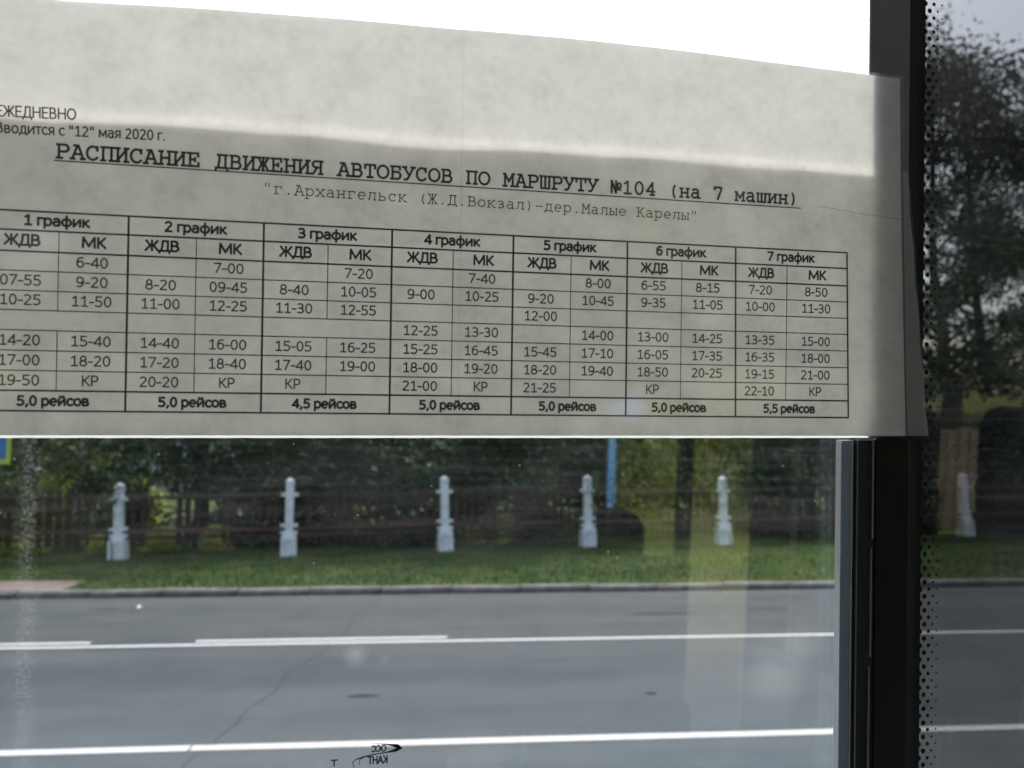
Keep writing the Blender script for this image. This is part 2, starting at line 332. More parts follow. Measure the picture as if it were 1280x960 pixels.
# kerbs, stone by stone
def kerb(name, y, side_):
    k = bpy.data.objects.new(name, None); COL.objects.link(k); k.matrix_world = RM; tag(k, kind='structure')
    me = []
    for q in range(4):
        b = MB(); L_ = .985; t = random.uniform(-.006, .006)
        b.add([(0, -.07, -.1), (L_, -.07, -.1), (L_, .07, -.1), (0, .07, -.1),
               (0, -.07, .055+t), (L_, -.07, .055-t), (L_, .07, .092-t), (0, .07, .092+t),
               (0, -.045, .086+t), (L_, -.045, .086-t)],
              [(3, 2, 1, 0), (0, 1, 5, 4), (4, 5, 9, 8), (8, 9, 6, 7), (1, 2, 6, 9, 5), (2, 3, 7, 6), (3, 0, 4, 8, 7)])
        me.append(b.mesh('kerb_stone', M['kerb']))
    for i in range(-22, 40):
        Mx = Matrix.Translation((i*1.0+random.uniform(-.004, .004), y+random.uniform(-.008, .008), random.uniform(-.008, .006))) @ Matrix.Rotation(random.uniform(-.006, .006), 4, 'Z')
        if side_ < 0: Mx = Mx @ Matrix.Translation((.985, 0, 0)) @ Matrix.Rotation(math.pi, 4, 'Z')
        inst(me[i % 4], 'kerb_stone', k, Mx)
    rest = MB(); rest.box(-200, -22.02, y-.07, y+.07, -.1, .09); rest.box(40.02, 240, y-.07, y+.07, -.1, .09)
    tag(rest.build('kerb_run', M['kerb'], k), kind='stuff')
kerb('far_kerb', 11.75, 1); kerb('near_kerb', -1.17, -1)
# road markings
def strip(name, x0, x1, y, wd, z=.004):
    b = MB(); n = max(1, int((x1-x0)/.8)); vs = []; fs = []
    for i in range(n+1):
        x = x0+(x1-x0)*i/n; e = random.uniform(-.004, .004)
        vs += [(x, y-wd/2+e, z), (x, y+wd/2+random.uniform(-.004, .004), z)]
    for i in range(n): fs.append((2*i, 2*i+2, 2*i+3, 2*i+1))
    o = b.add(vs, fs).build(name, M['paint'], road); return o
strip('edge_line', -60, -1.82, 5.90, .10); strip('edge_line', -1.805, 80, 5.90, .10)
strip('centre_line', -80, 100, 8.87, .08)
for i, (a, b_) in enumerate(((-9.1, -3.85), (-2.75, -.05), (7.2, 9.9), (15, 18), (-16, -13), (22, 25))):
    strip('broken_line', a, b_, 9.04, .08)
# tar marks, worn patches and a crack on the carriageway
def blot(x, y, rx, ry, mat, name, z=.003, n=14):
    b = MB(); vs = [(x, y, z)]
    for k in range(n):
        q = 2*math.pi*k/n; f = random.uniform(.7, 1.15); vs.append((x+rx*f*math.cos(q), y+ry*f*math.sin(q), z))
    b.add(vs, [(0, 1+k, 1+(k+1) % n) for k in range(n)]); return b.build(name, mat, road)
blot(-.75, 7.0, .14, .035, M['patch'], 'tar_stain'); blot(2.6, 10.1, .5, .03, M['patch'], 'tar_stain'); blot(4.1, 10.3, .35, .03, M['patch'], 'tar_stain')
blot(1.7, 6.9, .06, .03, M['patch'], 'tar_stain'); blot(-4.5, 10.9, .2, .03, M['patch'], 'tar_stain')
def crack(pts, wd):
    b = MB(); vs = []
    for i, (x, y) in enumerate(pts): vs += [(x-wd*random.uniform(.5, 1), y, .0035), (x+wd*random.uniform(.5, 1), y+.004, .0035)]
    b.add(vs, [(2*i, 2*i+1, 2*i+3, 2*i+2) for i in range(len(pts)-1)]); b.build('road_crack', M['patch'], road)
random.seed(9)
for (x0, y0, y1, sl_) in ((-1.82, 4.8, 11.6, .16), (3.9, 6.1, 8.7, -.2), (7.6, 4.5, 11.6, .1)):
    x = x0; pts = []; y = y0
    while y < y1: pts.append((x, y)); y += .16; x += sl_*.16+random.uniform(-.05, .05)
    crack(pts, .0035)
lt = MB()
lt.add([(-.03, -.03, 0), (.05, -.02, 0), (.06, .04, 0), (-.02, .05, 0), (-.02, -.01, .03), (.03, -.02, .045), (.04, .03, .03), (0, .03, .05)],
       [(3, 2, 1, 0), (0, 1, 5, 4), (1, 2, 6, 5), (2, 3, 7, 6), (3, 0, 4, 7), (4, 5, 6, 7)])
lo = lt.build('litter', M['white']); lo.location = rd(-4.05, 10.9, .003); lo.rotation_euler = (0, 0, .5); lo.scale = (.9, .9, .7)
tag(lo, 'small crumpled white scrap of litter lying on the road near the kerb', 'litter')
# grass blades on the verge (uncountable)
gb = MB()
for i in range(26000):
    y = 11.88+abs(random.gauss(0, 1))*2.6; x = random.uniform(-13, 20)
    if x < -5.3-(y-12)*.6 and y < 12.65: continue
    h = random.uniform(.03, .085)*(1.5 if random.random() < .06 else 1); q = random.uniform(0, math.pi); dx = math.cos(q)*.012; dy = math.sin(q)*.012
    lx = random.uniform(-.03, .03); ly = random.uniform(-.03, .03)
    gb.add([(x-dx, y-dy, .08), (x+dx, y+dy, .08), (x+lx, y+ly, .08+h)], [(0, 1, 2)])
go = gb.build('verge_grass', M['blade']); go.matrix_world = RM; tag(go, 'short green grass growing on the verge between kerb and fence', 'grass', kind='stuff')

# ---------------------------------------------------------------- fence with white posts
posts = [(-7.2, 15.55, 1.42), (-4.19, 15.55, 1.36), (-1.25, 15.45, 1.43), (1.68, 15.77, 1.44), (4.59, 15.85, 1.43), (7.44, 15.65, 1.40), (10.5, 15.85, 1.42), (13.5, 16.05, 1.42), (16.6, 16.2, 1.42), (19.8, 16.4, 1.42), (-10.3, 15.6, 1.4)]
posts.sort()
fence = thing('roadside_fence', 'low dark brown slatted wooden fence between white concrete posts on the lawn', 'fence')
def post_mesh():
    b = MB()
    b.box(-.14, .14, -.14, .14, -.15, .34); b.box(-.125, .125, -.125, .125, .34, .385)
    b.box(-.072, .072, -.07, .07, .385, 1.40)
    b.add([(-.072, -.07, 1.40), (.072, -.07, 1.40), (.072, .07, 1.40), (-.072, .07, 1.40), (0, 0, 1.45)], [(0, 1, 4), (1, 2, 4), (2, 3, 4), (3, 0, 4)])
    return b
pm = post_mesh().mesh('post', M['concrete'])
arm = MB().box(-.155, .155, -.05, .05, -.028, .028).mesh('arm', M['concrete'])
for (x, y, h) in posts:
    p = inst(pm, 'post', fence, Matrix.Translation((x, y, .09)) @ Matrix.Rotation(random.uniform(-.12, .12), 4, 'Z') @ Matrix.Rotation(random.uniform(-.022, .022), 4, 'Y') @ Matrix.Scale(h/1.45, 4, (0, 0, 1)))
    for z in (1.13, .56, .43):
        inst(arm, 'arm', p, Matrix.Translation((0, 0, z)))
slats = [MB().box(-.028, .028, -.012, .012, 0, 1).mesh('slat', M['wood']) for _ in range(1)]
wide = MB().box(-.05, .05, -.014, .014, 0, 1).mesh('slat', M['wood'])
ns = 0
for i in range(len(posts)-1):
    a = Vector((posts[i][0], posts[i][1], 0)); b_ = Vector((posts[i+1][0], posts[i+1][1], 0)); d = b_-a; Ln = d.length; d.normalize(); ang = math.atan2(d.y, d.x)
    Mb = Matrix.Translation((a.x, a.y, .12)) @ Matrix.Rotation(ang, 4, 'Z')
    for (z, hh, mt) in ((1.06, .05, 'wood'), (.46, .07, 'rail'), (.34, .05, 'wood')):
        r_ = MB().box(.1, Ln-.1, -.03, .03, z-hh/2, z+hh/2).build('rail', M[mt], fence); r_.matrix_local = Mb
    if a.x < -9: continue
    n = 17
    for k in range(n):
        x = .22+(Ln-.44)*k/(n-1)
        h = .95+random.uniform(-.03, .05)
        wx = a.x+d.x*x
        if random.random() < .14 or (min(abs(wx-q) for q in (-6.3, -5.8, -4.7, -3.6, -2.65, 2.3, 2.95)) < .16 and random.random() < .75): continue
        inst(wide if random.random() < .5 else slats[0], 'slat', fence, Mb @ Matrix.Translation((x, .045, .2)) @ Matrix.Rotation(random.uniform(-.02, .02), 4, 'Y') @ Matrix.Scale(h, 4, (0, 0, 1))); ns += 1
    # crossed braces in front of the slats
    for s_ in (1, -1):
        xa, xb = (.3, Ln-.3)
        v1 = Vector((xa, -.036-.012*(s_ < 0), .5 if s_ > 0 else 1.0)); v2 = Vector((xb, -.036-.012*(s_ < 0), 1.0 if s_ > 0 else .5))
        br = MB().tube([v1, v2], .02, 4).build('brace', M['wood'], fence); br.matrix_local = Mb

# ---------------------------------------------------------------- trees
def crown_mesh(name, mat, rx, ry, z0, z1, clumps, per, leaf, seed, profile='round', spread=.45, gap=0):
    rnd = random.Random(seed); v = []; f = []; cs = []
    for c in range(clumps):
        for _ in range(30):
            u = rnd.random(); z = z0+(z1-z0)*u
            if profile == 'conic': k = .25+.95*math.sin(math.pi*min(1, .25+.72*u))
            elif profile == 'bush': k = math.sqrt(max(0, 1-u*u))
            else: k = math.sin(math.pi*min(1, max(0, .1+.87*u)))**.6
            q = rnd.uniform(0, 2*math.pi); rr = math.sqrt(rnd.random())*k
            rr *= .75+.4*math.sin(3*q+seed)+.15*math.sin(5*q+seed*2+u*6) if rnd.random() < .6 else 1
            p = (rx*rr*math.cos(q), ry*rr*math.sin(q), z)
            if abs(rr) <= 1.25: break
        cs.append(p)
    rng = np.random.default_rng(seed)
    V_ = []
    for p in cs:
        sc = spread*rng.uniform(.6, 1.3)
        P = rng.normal(0, 1, (per, 3))*np.array([sc, sc, sc*.55])+np.array(p)
        P[:, 2] = np.maximum(P[:, 2], z0*.9)
        a = rng.normal(0, 1, (per, 3)); a /= np.linalg.norm(a, axis=1)[:, None]
        b = rng.normal(0, 1, (per, 3)); b -= a*np.sum(a*b, axis=1)[:, None]; b /= np.linalg.norm(b, axis=1)[:, None]
        s = leaf*rng.uniform(.5, 1.25, (per, 1))
        Q = np.stack([P-a*s, P-b*s*.45, P+a*s, P+b*s*.45], axis=1)
        V_.append(Q.reshape(-1, 3))
    V_ = np.concatenate(V_); n = len(V_)//4
    me = bpy.data.meshes.new(name); me.vertices.add(len(V_)); me.vertices.foreach_set('co', V_.astype(np.float32).ravel())
    me.loops.add(n*4); me.loops.foreach_set('vertex_index', np.arange(n*4, dtype=np.int32))
    me.polygons.add(n); me.polygons.foreach_set('loop_start', np.arange(n, dtype=np.int32)*4)
    me.update(calc_edges=True); me.validate(); me.materials.append(mat)
    return me, cs
def trunk_mesh(mat, H, r, cs, seed, limbs=14, base=.25):
    rnd = random.Random(seed); b = MB()
    pts = [Vector((0, 0, -.1))]; k = 7
    for i in range(1, k+1):
        pts.append(Vector((rnd.uniform(-.06, .06)*i*.5, rnd.uniform(-.06, .06)*i*.5, H*i/k)))
    b.tube(pts, [r*1.35]+[r*(1-.82*i/k) for i in range(1, k+1)], 9)
    for c in sorted(cs, key=lambda c: rnd.random())[:limbs]:
        c = Vector(c); zz = max(H*base, min(H*.93, c.z-(c.xy.length)*.55)); t = zz/H*k; i = min(k-1, int(t)); s = pts[i].lerp(pts[i+1], t-i)
        mid = s.lerp(c, .5)+Vector((0, 0, .12*c.xy.length)); r0 = r*(1-.8*zz/H)*.5
        b.tube([s, mid, c], [r0, r0*.6, r0*.2], 5)
    return b.mesh('trunk', mat, True)
TV = {}
def variant(key, mat, bark, rx, z0, H, clumps, per, leaf, seed, prof, r, spread, limbs=14):
    me, cs = crown_mesh('crown', mat, rx, rx*.85, z0, H, clumps, per, leaf, seed, prof, spread)
    TV[key] = (me, trunk_mesh(bark, H*.9, r, cs, seed, limbs))
variant('broad_a', M['leafdark'], M['bark'], 2.3, .9, 7.5, 110, 75, .13, 3, 'round', .16, .42)
variant('broad_b', M['leafdark'], M['bark'], 2.0, .7, 6.6, 95, 80, .12, 11, 'round', .13, .42)
variant('birch', M['leafmid'], M['birch'], 1.5, 1.6, 8.0, 70, 70, .09, 5, 'round', .09, .4)
variant('pine_a', M['pine'], M['bark'], 3.0, 1.3, 12.3, 150, 190, .075, 8, 'conic', .2, .36, 46)
variant('pine_b', M['pine'], M['bark'], 2.8, 1.0, 11.2, 130, 190, .075, 19, 'conic', .17, .36, 40)
variant('bright', M['leafyellow'], M['bark'], 2.2, .8, 6.5, 100, 70, .13, 23, 'round', .13, .42)
BV = {}
for k, (mt, sd_) in enumerate((('leafdark', 31), ('leafdark', 37), ('leafmid', 41), ('leafyellow', 43))):
    me, cs = crown_mesh('foliage', M[mt], 1.0, .8, .05, 1.35, 34, 60, .085, sd_, 'bush', .25)
    BV[k] = (me, trunk_mesh(M['bark'], .7, .03, cs, sd_, 8))
def tree(key, x, y, s, label, group, rz=None, name='tree', cat='tree'):
    t = thing(name, label, cat, (x, y, .1), random.uniform(0, 6.28) if rz is None else rz, group)
    t.scale = (s, s, s*random.uniform(.95, 1.05))
    inst(TV[key][0], 'crown', t); inst(TV[key][1], 'trunk', t); return t
def bush(k, x, y, s, label, group, sz=1):
    t = thing('shrub', label, 'shrub', (x, y, .1), random.uniform(0, 6.28), group); t.scale = (s, s, s*sz)
    inst(BV[k][0], 'foliage', t); inst(BV[k][1], 'stem', t); return t
random.seed(12)
G1 = 'dark trees standing behind the fence'
ORD = ['far left', 'left edge', 'first', 'second', 'third', 'fourth', 'fifth', 'sixth', 'seventh', 'eighth', 'ninth']
def lab_at(what, x, y):
    k = sum(1 for p in posts if p[0] < x)
    row = 'just behind fence,' if y < 18.4 else ('in front row behind fence,' if y < 21.3 else 'in back row behind fence,')
    if k == 0: return f'{what} {row} {"well " if x < -11.5 else ""}beyond its left end'
    if k >= len(posts): return f'{what} {row} beyond its right end, {int(x-posts[-1][0])} metres past it'
    half = 'left' if x < (posts[k-1][0]+posts[k][0])/2 else 'right'
    return f'{what} {row} {half} half of {["first","second","third","fourth","fifth","sixth","seventh","eighth","ninth","tenth"][k-1]} bay'
for (key, x, y, s) in (('broad_a', -13, 20, 1.1), ('broad_b', -9.2, 18.6, 1.0), ('birch', -6.1, 19.4, .95), ('broad_a', -3.4, 18.9, 1.0), ('broad_b', -.3, 19.2, 1.05),
                       ('broad_a', 2.6, 18.8, .98), ('broad_b', 5.4, 19.3, 1.0), ('birch', 7.6, 19.8, .95), ('broad_a', 10.0, 20.2, 1.0), ('pine_b', 12.4, 20.5, .8),
                       ('pine_a', 15.2, 18.7, 1.08), ('pine_b', 17.6, 20.0, 1.22), ('pine_a', 21.8, 21.0, 1.1), ('broad_b', 15.5, 24, 1.25), ('pine_a', 26, 24, 1.15),
                       ('broad_a', -16.5, 23.5, 1.1), ('broad_a', -7.5, 24, 1.1), ('broad_b', -1.6, 24.5, 1.15), ('broad_a', 5.0, 25, 1.15), ('broad_b', 11.5, 25.5, 1.2), ('pine_b', 30, 22, 1.1)):
    lab = {'broad_a': 'dark green broadleaf tree behind the brown fence, one of a dense row', 'broad_b': 'smaller dark green broadleaf tree behind the brown fence, in a dense row',
           'birch': 'slender lighter green birch tree with pale trunk behind the fence', 'pine_a': 'tall dark pine with sky showing through, in the right window pane',
           'pine_b': 'dark conifer with sparse branches among the trees at right'}[key]
    lab = lab_at({'broad_a': 'tall broadleaf tree', 'broad_b': 'shorter broadleaf tree', 'birch': 'pale-trunked birch', 'pine_a': 'tall dark pine', 'pine_b': 'smaller dark pine'}[key], x, y)
    tree(key, x, y, s, lab, G1+(', '+key.split('_')[0]), name={'b': 'broadleaf_tree', 'p': 'pine_tree'}[key[0]] if key != 'birch' else 'birch_tree')
for i, x in enumerate((-12.5, -10.6, -8.3, -7.0, -4.9, -2.3, -.9, .9, 2.2, 3.7, 6.5, 8.6, 9.6, 11.4, 13.2, 16.4, 18.5, 20.5)):
    bush([0, 1, 0, 2, 1, 0][i % 6], x, 17.4+random.uniform(-.3, .7), random.uniform(.85, 1.35), lab_at('dark green shrub', x, 17.5), 'shrubs behind the fence', random.uniform(.9, 1.4))
for i, (x, y, s) in enumerate(((-7.2, 21.5, .9), (-5.6, 22.3, .8), (-2.2, 22.5, .7), (-.4, 21.8, .6), (2.9, 23, .7), (5.0, 22.4, .7), (7.6, 22, .9), (10.4, 23, .8), (-10.2, 22.5, .8))):
    bush(3, x, y, s, lab_at('yellow green shrub', x, y), 'sunlit shrubs beyond the fence')
for i, (x, y, s) in enumerate(((-6.42, 16.5, .30), (-5.9, 16.45, .28), (-4.75, 16.4, .26), (-3.72, 16.45, .34), (-2.7, 16.4, .36), (2.3, 16.6, .3), (3.0, 16.7, .42))):  # low tufts added where sunlit lawn shows through the fence gaps
    bush(3, x, y, s, ['first', 'second', 'third', 'fourth', 'fifth', 'sixth', 'seventh'][i]+' yellow green tuft from the left, added as sunlit lawn between the fence slats', 'added tufts standing in for sunlit lawn along the fence', .9)
me_, cs_ = crown_mesh('foliage', M['leafmid'], .2, .16, .75, 1.5, 9, 26, .035, 91, 'round', .07)
SV = (me_, trunk_mesh(M['bark'], 1.2, .012, cs_, 91, 6))
for (x, y, wh) in ((4.72, 15.62, 'fourth'), (7.5, 15.4, 'fifth'), (-4.25, 15.3, 'first')):
    t = thing('sapling', f'thin green sapling growing against the top of the {wh} white post from the left', 'sapling', (x, y, .1), random.uniform(0, 6), 'saplings by the posts')
    inst(SV[0], 'foliage', t); inst(SV[1], 'stem', t)
# far wood closing the view
fw = MB(); rnd = random.Random(7)
me, _ = crown_mesh('far_wood', M['leafdark'], 70, 5, .2, 6.5, 900, 40, .4, 77, 'bush', 1.6)
fo = bpy.data.objects.new('far_wood', me); COL.objects.link(fo); fo.location = (15, 48, .1); tag(fo, 'distant dark green wood closing the view behind the trees', 'wood', kind='stuff')

# low pale building far beyond the trees (white glints in the gaps)
bd = thing('low_building', 'low pale plastered building glimpsed between trunks beyond the fence', 'building', (-1, 34, .1))
MB().box(-9, 9, 0, 6, 0, 2.6).build('wall', M['plaster'], bd)
MB().add([(-9.4, -.4, 2.6), (9.4, -.4, 2.6), (9.4, 6.4, 2.6), (-9.4, 6.4, 2.6), (-9.4, 3, 4.0), (9.4, 3, 4.0)], [(0, 1, 5, 4), (2, 3, 4, 5), (0, 4, 3), (1, 2, 5), (3, 2, 1, 0)]).build('roof', M['roofm'], bd)
for x in (-7, -4, -1, 2, 5):
    wn = MB().box(x, x+1.2, -.04, .02, .9, 2.1).build('window', M['signwhite'], bd)
    MB().box(x+.08, x+1.12, -.05, -.03, .98, 2.02).build('pane', M['darkglass'], wn)

# pedestrian crossing sign at the left edge
sg = thing('crossing_sign', 'blue and yellow-green square pedestrian crossing sign on a post across the road', 'sign', tuple(rd(-7.36, 12.9, .30)), -RA*.4)
MB().tube([(0, .03, -.25), (0, .03, 2.7)], .035, 10).build('post', M['pole'], sg, True)
MB().box(-.55, .55, -.02, .0, 1.52, 2.62).build('backing_board', M['signyellow'], sg, bevel=.006)
bp_ = MB().box(-.49, .49, -.03, -.022, 1.60, 2.54).build('blue_panel', M['signblue'], sg)
MB().add([(-.34, -.034, 1.76), (.34, -.034, 1.76), (0, -.034, 2.38)], [(0, 1, 2)]).build('white_triangle', M['signwhite'], bp_)
pf = MB()
def seg2(b, a, c, r, y): 
    a = Vector(a); c = Vector(c); n = (c-a).normalized(); p = Vector((-n.y, n.x))*r
    b.add([(a.x-p.x, y, a.y-p.y), (c.x-p.x, y, c.y-p.y), (c.x+p.x, y, c.y+p.y), (a.x+p.x, y, a.y+p.y)], [(0, 1, 2, 3)])
for a, c, r in (((0, 2.1), (-.01, 1.98), .035), ((-.01, 1.98), (-.1, 1.8), .018), ((-.01, 1.98), (.1, 1.8), .018), ((0, 2.08), (-.09, 1.98), .014), ((0, 2.08), (.09, 2.0), .014), ((-.02, 2.16), (.02, 2.16), .022)):
    seg2(pf, a, c, r, -.036)
for k in range(6): seg2(pf, (-.27+k*.1, 1.78), (-.25+k*.1, 1.80), .02, -.0355)
pf.build('walking_figure', M['signblack'], bp_)

# parked red car glimpsed far right is behind the pillar; a few trees on the bus-stop side (seen mirrored in the panes)
random.seed(21)
for i, (k, x, y, s) in enumerate((('bright', -2.0, -13.5, .9), ('bright', .8, -12.2, 1.05), ('bright', 4.2, -13, 1.1), ('broad_b', 9.5, -14, 1.1), ('broad_a', 13, -15, 1.3), ('broad_a', 17, -17, 1.2), ('bright', -9.5, -15, 1.1), ('bright', 22, -16, 1.2))):
    tree(k, x, y, s, f'{["third","fourth","fifth","sixth","seventh","eighth","second","ninth"][i]} tree along the bus stop side, counted from the rear of the bus', 'trees on the bus stop side', name='broadleaf_tree')
for i, (x, y, s) in enumerate(((1.2, -8.8, 1.0), (3.0, -9.1, 1.1), (4.9, -8.6, .9), (-.6, -9.3, 1.1))):
    bush(3, x, y, s, f'{["second","third","fourth","first"][i]} shrub behind the bus stop pavement, counted from the rear, mirrored in glass', 'shrubs on the bus stop side', 1.2)
# board fence on that side
bf = thing('board_fence', 'brown board fence mirrored as pale vertical strips in the tinted pane', 'fence', (6.5, -7.2, .12))
bm_ = MB().box(-.06, .06, -.012, .012, 0, 1.12).mesh('board', M['brownfence'])
for k in range(30): inst(bm_, 'board', bf, Matrix.Translation((-2.2+k*.15, random.uniform(-.004, .004), random.uniform(-.02, .02))))
for z in (.3, .98): MB().box(-2.3, 2.3, -.055, -.014, z-.04, z+.04).build('rail', M['paving'], bf)
# blue shelter post at the bus stop
bs_ = thing('shelter_post', 'bright blue steel post of the bus stop, mirrored as a thin stripe', 'post', (1.635, -4.35, .12))
MB().tube([(0, 0, 0), (0, 0, 1.60)], .036, 12).build('tube', M['blue'], bs_, True)
MB().box(-.09, .09, -.09, .09, 0, .02).build('base_plate', M['blue'], bs_)

# ================================================================ THE BUS
TL = R(4)
WM = Matrix(((1, 0, 0, 0), (0, -math.sin(TL), -math.cos(TL), .34), (0, math.cos(TL), -math.sin(TL), 2.1), (0, 0, 0, 1)))
# window frame: local x along the bus, y up the leaning glass, z towards the aisle; z=0 is the inner face of the glass
bus = thing('bus', 'bus interior with black-edged side windows, seats and a glazed door behind the camera', 'bus')
def wb(name, mat, x0, x1, y0, y1, z0, z1, parent=bus, bevel=0, kind=None):
    o = MB().box(x0, x1, y0, y1, z0, z1).build(name, M[mat] if isinstance(mat, str) else mat, parent, bevel=bevel); o.matrix_world = WM
    if kind: o['kind'] = kind
    return o
def child(o, parent):
    mw = o.matrix_world.copy(); o.parent = parent; o.matrix_parent_inverse = parent.matrix_world.inverted(); return o
wn1 = wb('window_pane', 'glass', -1.25, .2575, -.45, .62, -.006, 0); wn1['label'] = 'clear pane with the timetable taped to it'
wn2 = wb('window_pane', 'tint', .2595, 1.75, -.45, .62, -.006, 0); wn2['label'] = 'dark tinted pane with a dotted black edge'
# enamel bands and pillar
def sub(name, mat, x0, x1, y0, y1, z0, z1, par, bevel=0):
    o = MB().box(x0, x1, y0, y1, z0, z1).build(name, M[mat], par, bevel=bevel); return o
for o in (wn1, wn2): pass
sub('enamel_band', 'frit', .2445, .2575, -.45, .62, -.009, -.0062, wn1)
sub('enamel_band', 'frit', .2602, .2636, -.45, .62, .0002, .0008, wn2)
wb('pillar_trim', 'trim', .2336, .2545, .0045, .62, .0004, .0022, bevel=.0006)  # grey upper stretch paints in the glare lying on the black pillar
wb('pillar_trim', 'frit', .2382, .2562, -.45, .0040, .0004, .0024, bevel=.0006)
wb('pillar_core', 'rubber', .2495, .2668, -.5, .66, -.016, -.0095)
wb('pane_joint', 'rubber', .2546, .2600, -.45, .62, .0003, .0012)
# the aluminium channel of the lower sash
ch = wb('sash_channel', 'channel', .2193, .2244, -.45, .0032, .0004, .0040)
wb('sash_edge', 'edge', .2188, .21925, -.45, .0032, .0004, .0044); wb('sash_edge', 'edge', .2245, .2248, -.45, .0032, .0004, .0046)
wb('sash_seal', 'rubber', .2249, .2380, -.45, .0032, .0004, .0016)
wb('seal_lip', 'alu', .2284, .2290, -.45, .0032, .0017, .0024); 
y = .0030
for k, (a, b_) in enumerate(((.0030, -.043), (-.0475, -.098), (-.1025, -.18), (-.19, -.3), (-.31, -.44))):
    wb('clip_strip', 'alu', .2364-.0006*k, .2371-.0006*k, b_, a, .0017, .0026)
wb('sash_rear_frame', 'rubber', .2405, .2490, -.45, .0, -.016, -.0095)
# frit dots
fd = MB()
def dot(x, y, r, z=.0004, n=14):
    fd.add([(x, y, z)]+[(x+r*math.cos(2*math.pi*k/n), y+r*math.sin(2*math.pi*k/n), z) for k in range(n)], [(0, 1+k, 1+(k+1) % n) for k in range(n)])
P = .00668
for i in range(-68, 94):
    y0 = .1358+i*P
    if not -.45 < y0 < .61: continue
    dot(.2636, y0+P/2, .0014)                         # scalloped edge of the solid band
    dot(.2661, y0, .00118); dot(.2684, y0+P/2, .00092); dot(.2705, y0, .00058); dot(.2728, y0+P/2, .00046)
fo_ = fd.build('enamel_dots', M['frit'], wn2); fo_['kind'] = 'stuff'
# wall round the windows, same leaning plane
XA, XB = -5.2, 6.8
wb('side_wall', 'wall', XA, XB, -1.5, -.47, -.06, .012); wb('window_sill', 'trim', XA, XB, -.47, -.445, -.04, .05, bevel=.006)
wb('upper_wall', 'wall', XA, XB, .64, .86, -.06, .012); wb('window_head', 'trim', XA, XB, .615, .64, -.04, .02, bevel=.004)
for (a, b_) in ((XA, -5.0), (-3.2, -3.12), (-1.35, -1.27), (1.77, 1.85), (4.2, 4.28), (6.6, XB)):
    wb('window_pillar', 'wall', a, b_, -.4449, .6149, -.06, .012)
for (a, b_) in ((-4.999, -3.201), (-3.119, -1.351), (1.851, 4.199), (4.281, 6.599)):
    wb('window_pane', 'far_glass', a, b_, -.4448, .6148, -.006, 0)['label'] = 'clear pane farther along the bus'
wb('gasket', 'rubber', -1.27, -1.245, -.4449, .6149, -.02, .006); wb('gasket', 'rubber', 1.745, 1.77, -.4449, .6149, -.02, .006)
YO = -2.06
def bb(name, mat, x0, x1, y0, y1, z0, z1, parent=bus, bevel=0):
    return MB().box(x0, x1, y0, y1, z0, z1).build(name, M[mat], parent, bevel=bevel)
bb('floor', 'floor', XA, XB, YO-.05, .5, .50, .60); 
hx = [(-2.6, -1.6), (-.4, .8), (2.4, 3.6)]  # unseen roof openings, added to bring fill light onto the sheet
bb('roof', 'lining', XA, XB, YO-.05, -1.35, 2.96, 3.05); bb('roof', 'lining', XA, XB, -.45, .35, 2.96, 3.05)
q_ = XA
for (a, b_) in hx:
    bb('roof', 'lining', q_, a, -1.3499, -.4501, 2.96, 3.05); q_ = b_
    hf = bb('fill_hatch', 'lining', a, b_, -1.3499, -1.30, 2.94, 3.08); MB().box(a, b_, -.50, -.4501, 2.94, 3.08).build('fill_hatch_rim', M['lining'], hf)
    MB().box(a, b_, -1.2999, -.5001, 3.055, 3.06).build('fill_hatch_glass', M['far_glass'], hf)
bb('roof', 'lining', q_, XB, -1.3499, -.4501, 2.96, 3.05)
for x in (XA-.06, XB+.001):
    bb('end_wall', 'wall', x, x+.059, YO-.05, .5, .5, 1.5); bb('end_window', 'far_glass', x+.02, x+.026, YO-.05, .38, 1.501, 2.7); bb('end_wall', 'wall', x, x+.059, YO-.05, .4, 2.701, 3.05)
# opposite side: solid stretches between openings
ops = [(-5.0, -3.3, 1.4, 2.8), (-3.2, -1.75, 1.4, 2.8), (-1.09, -.88, 1.95, 2.45), (.88, 1.17, 1.34, 2.75), (1.21, 1.475, .64, 2.75), (2.12, 3.3, 1.40, 2.8), (3.5, 5.0, 1.4, 2.8), (5.1, 6.6, 1.4, 2.8)]  # narrow high opening added to throw a pale glare on the sleeve
xs_ = XA
for (a, b_, z0, z1) in ops:
    bb('far_side_wall', 'dwall' if -2 < xs_ < 3 else 'wall', xs_, a, YO-.06, YO, .6, 2.96)
    bb('far_side_wall', 'dwall' if -2 < a < 3 else 'wall', a, b_, YO-.06, YO, .6, z0)
    bb('far_side_wall', 'dwall' if -2 < a < 3 else 'wall', a, b_, YO-.06, YO, z1, 2.96)
    p_ = bb('door_glass' if z0 < .7 else 'far_window', 'far_glass', a+.001, b_-.001, YO-.035, YO-.030, z0+.001, z1-.001)
    xs_ = b_
bb('far_side_wall', 'wall', xs_, XB, YO-.06, YO, .6, 2.96)
# grab pole by the door
gp = MB().tube([(1.53, YO+.16, .6), (1.53, YO+.16, 2.96)], .014, 12).build('grab_pole', M['pole'], bus, True)
MB().tube([(1.53, YO+.16, .6), (1.53, YO+.16, .62)], .04, 12).build('pole_foot', M['pole'], gp, True)
MB().tube([(-2.5, -.5, 2.78), (3.3, -.5, 2.78)], .014, 12).build('ceiling_rail', M['pole'], bus, True)
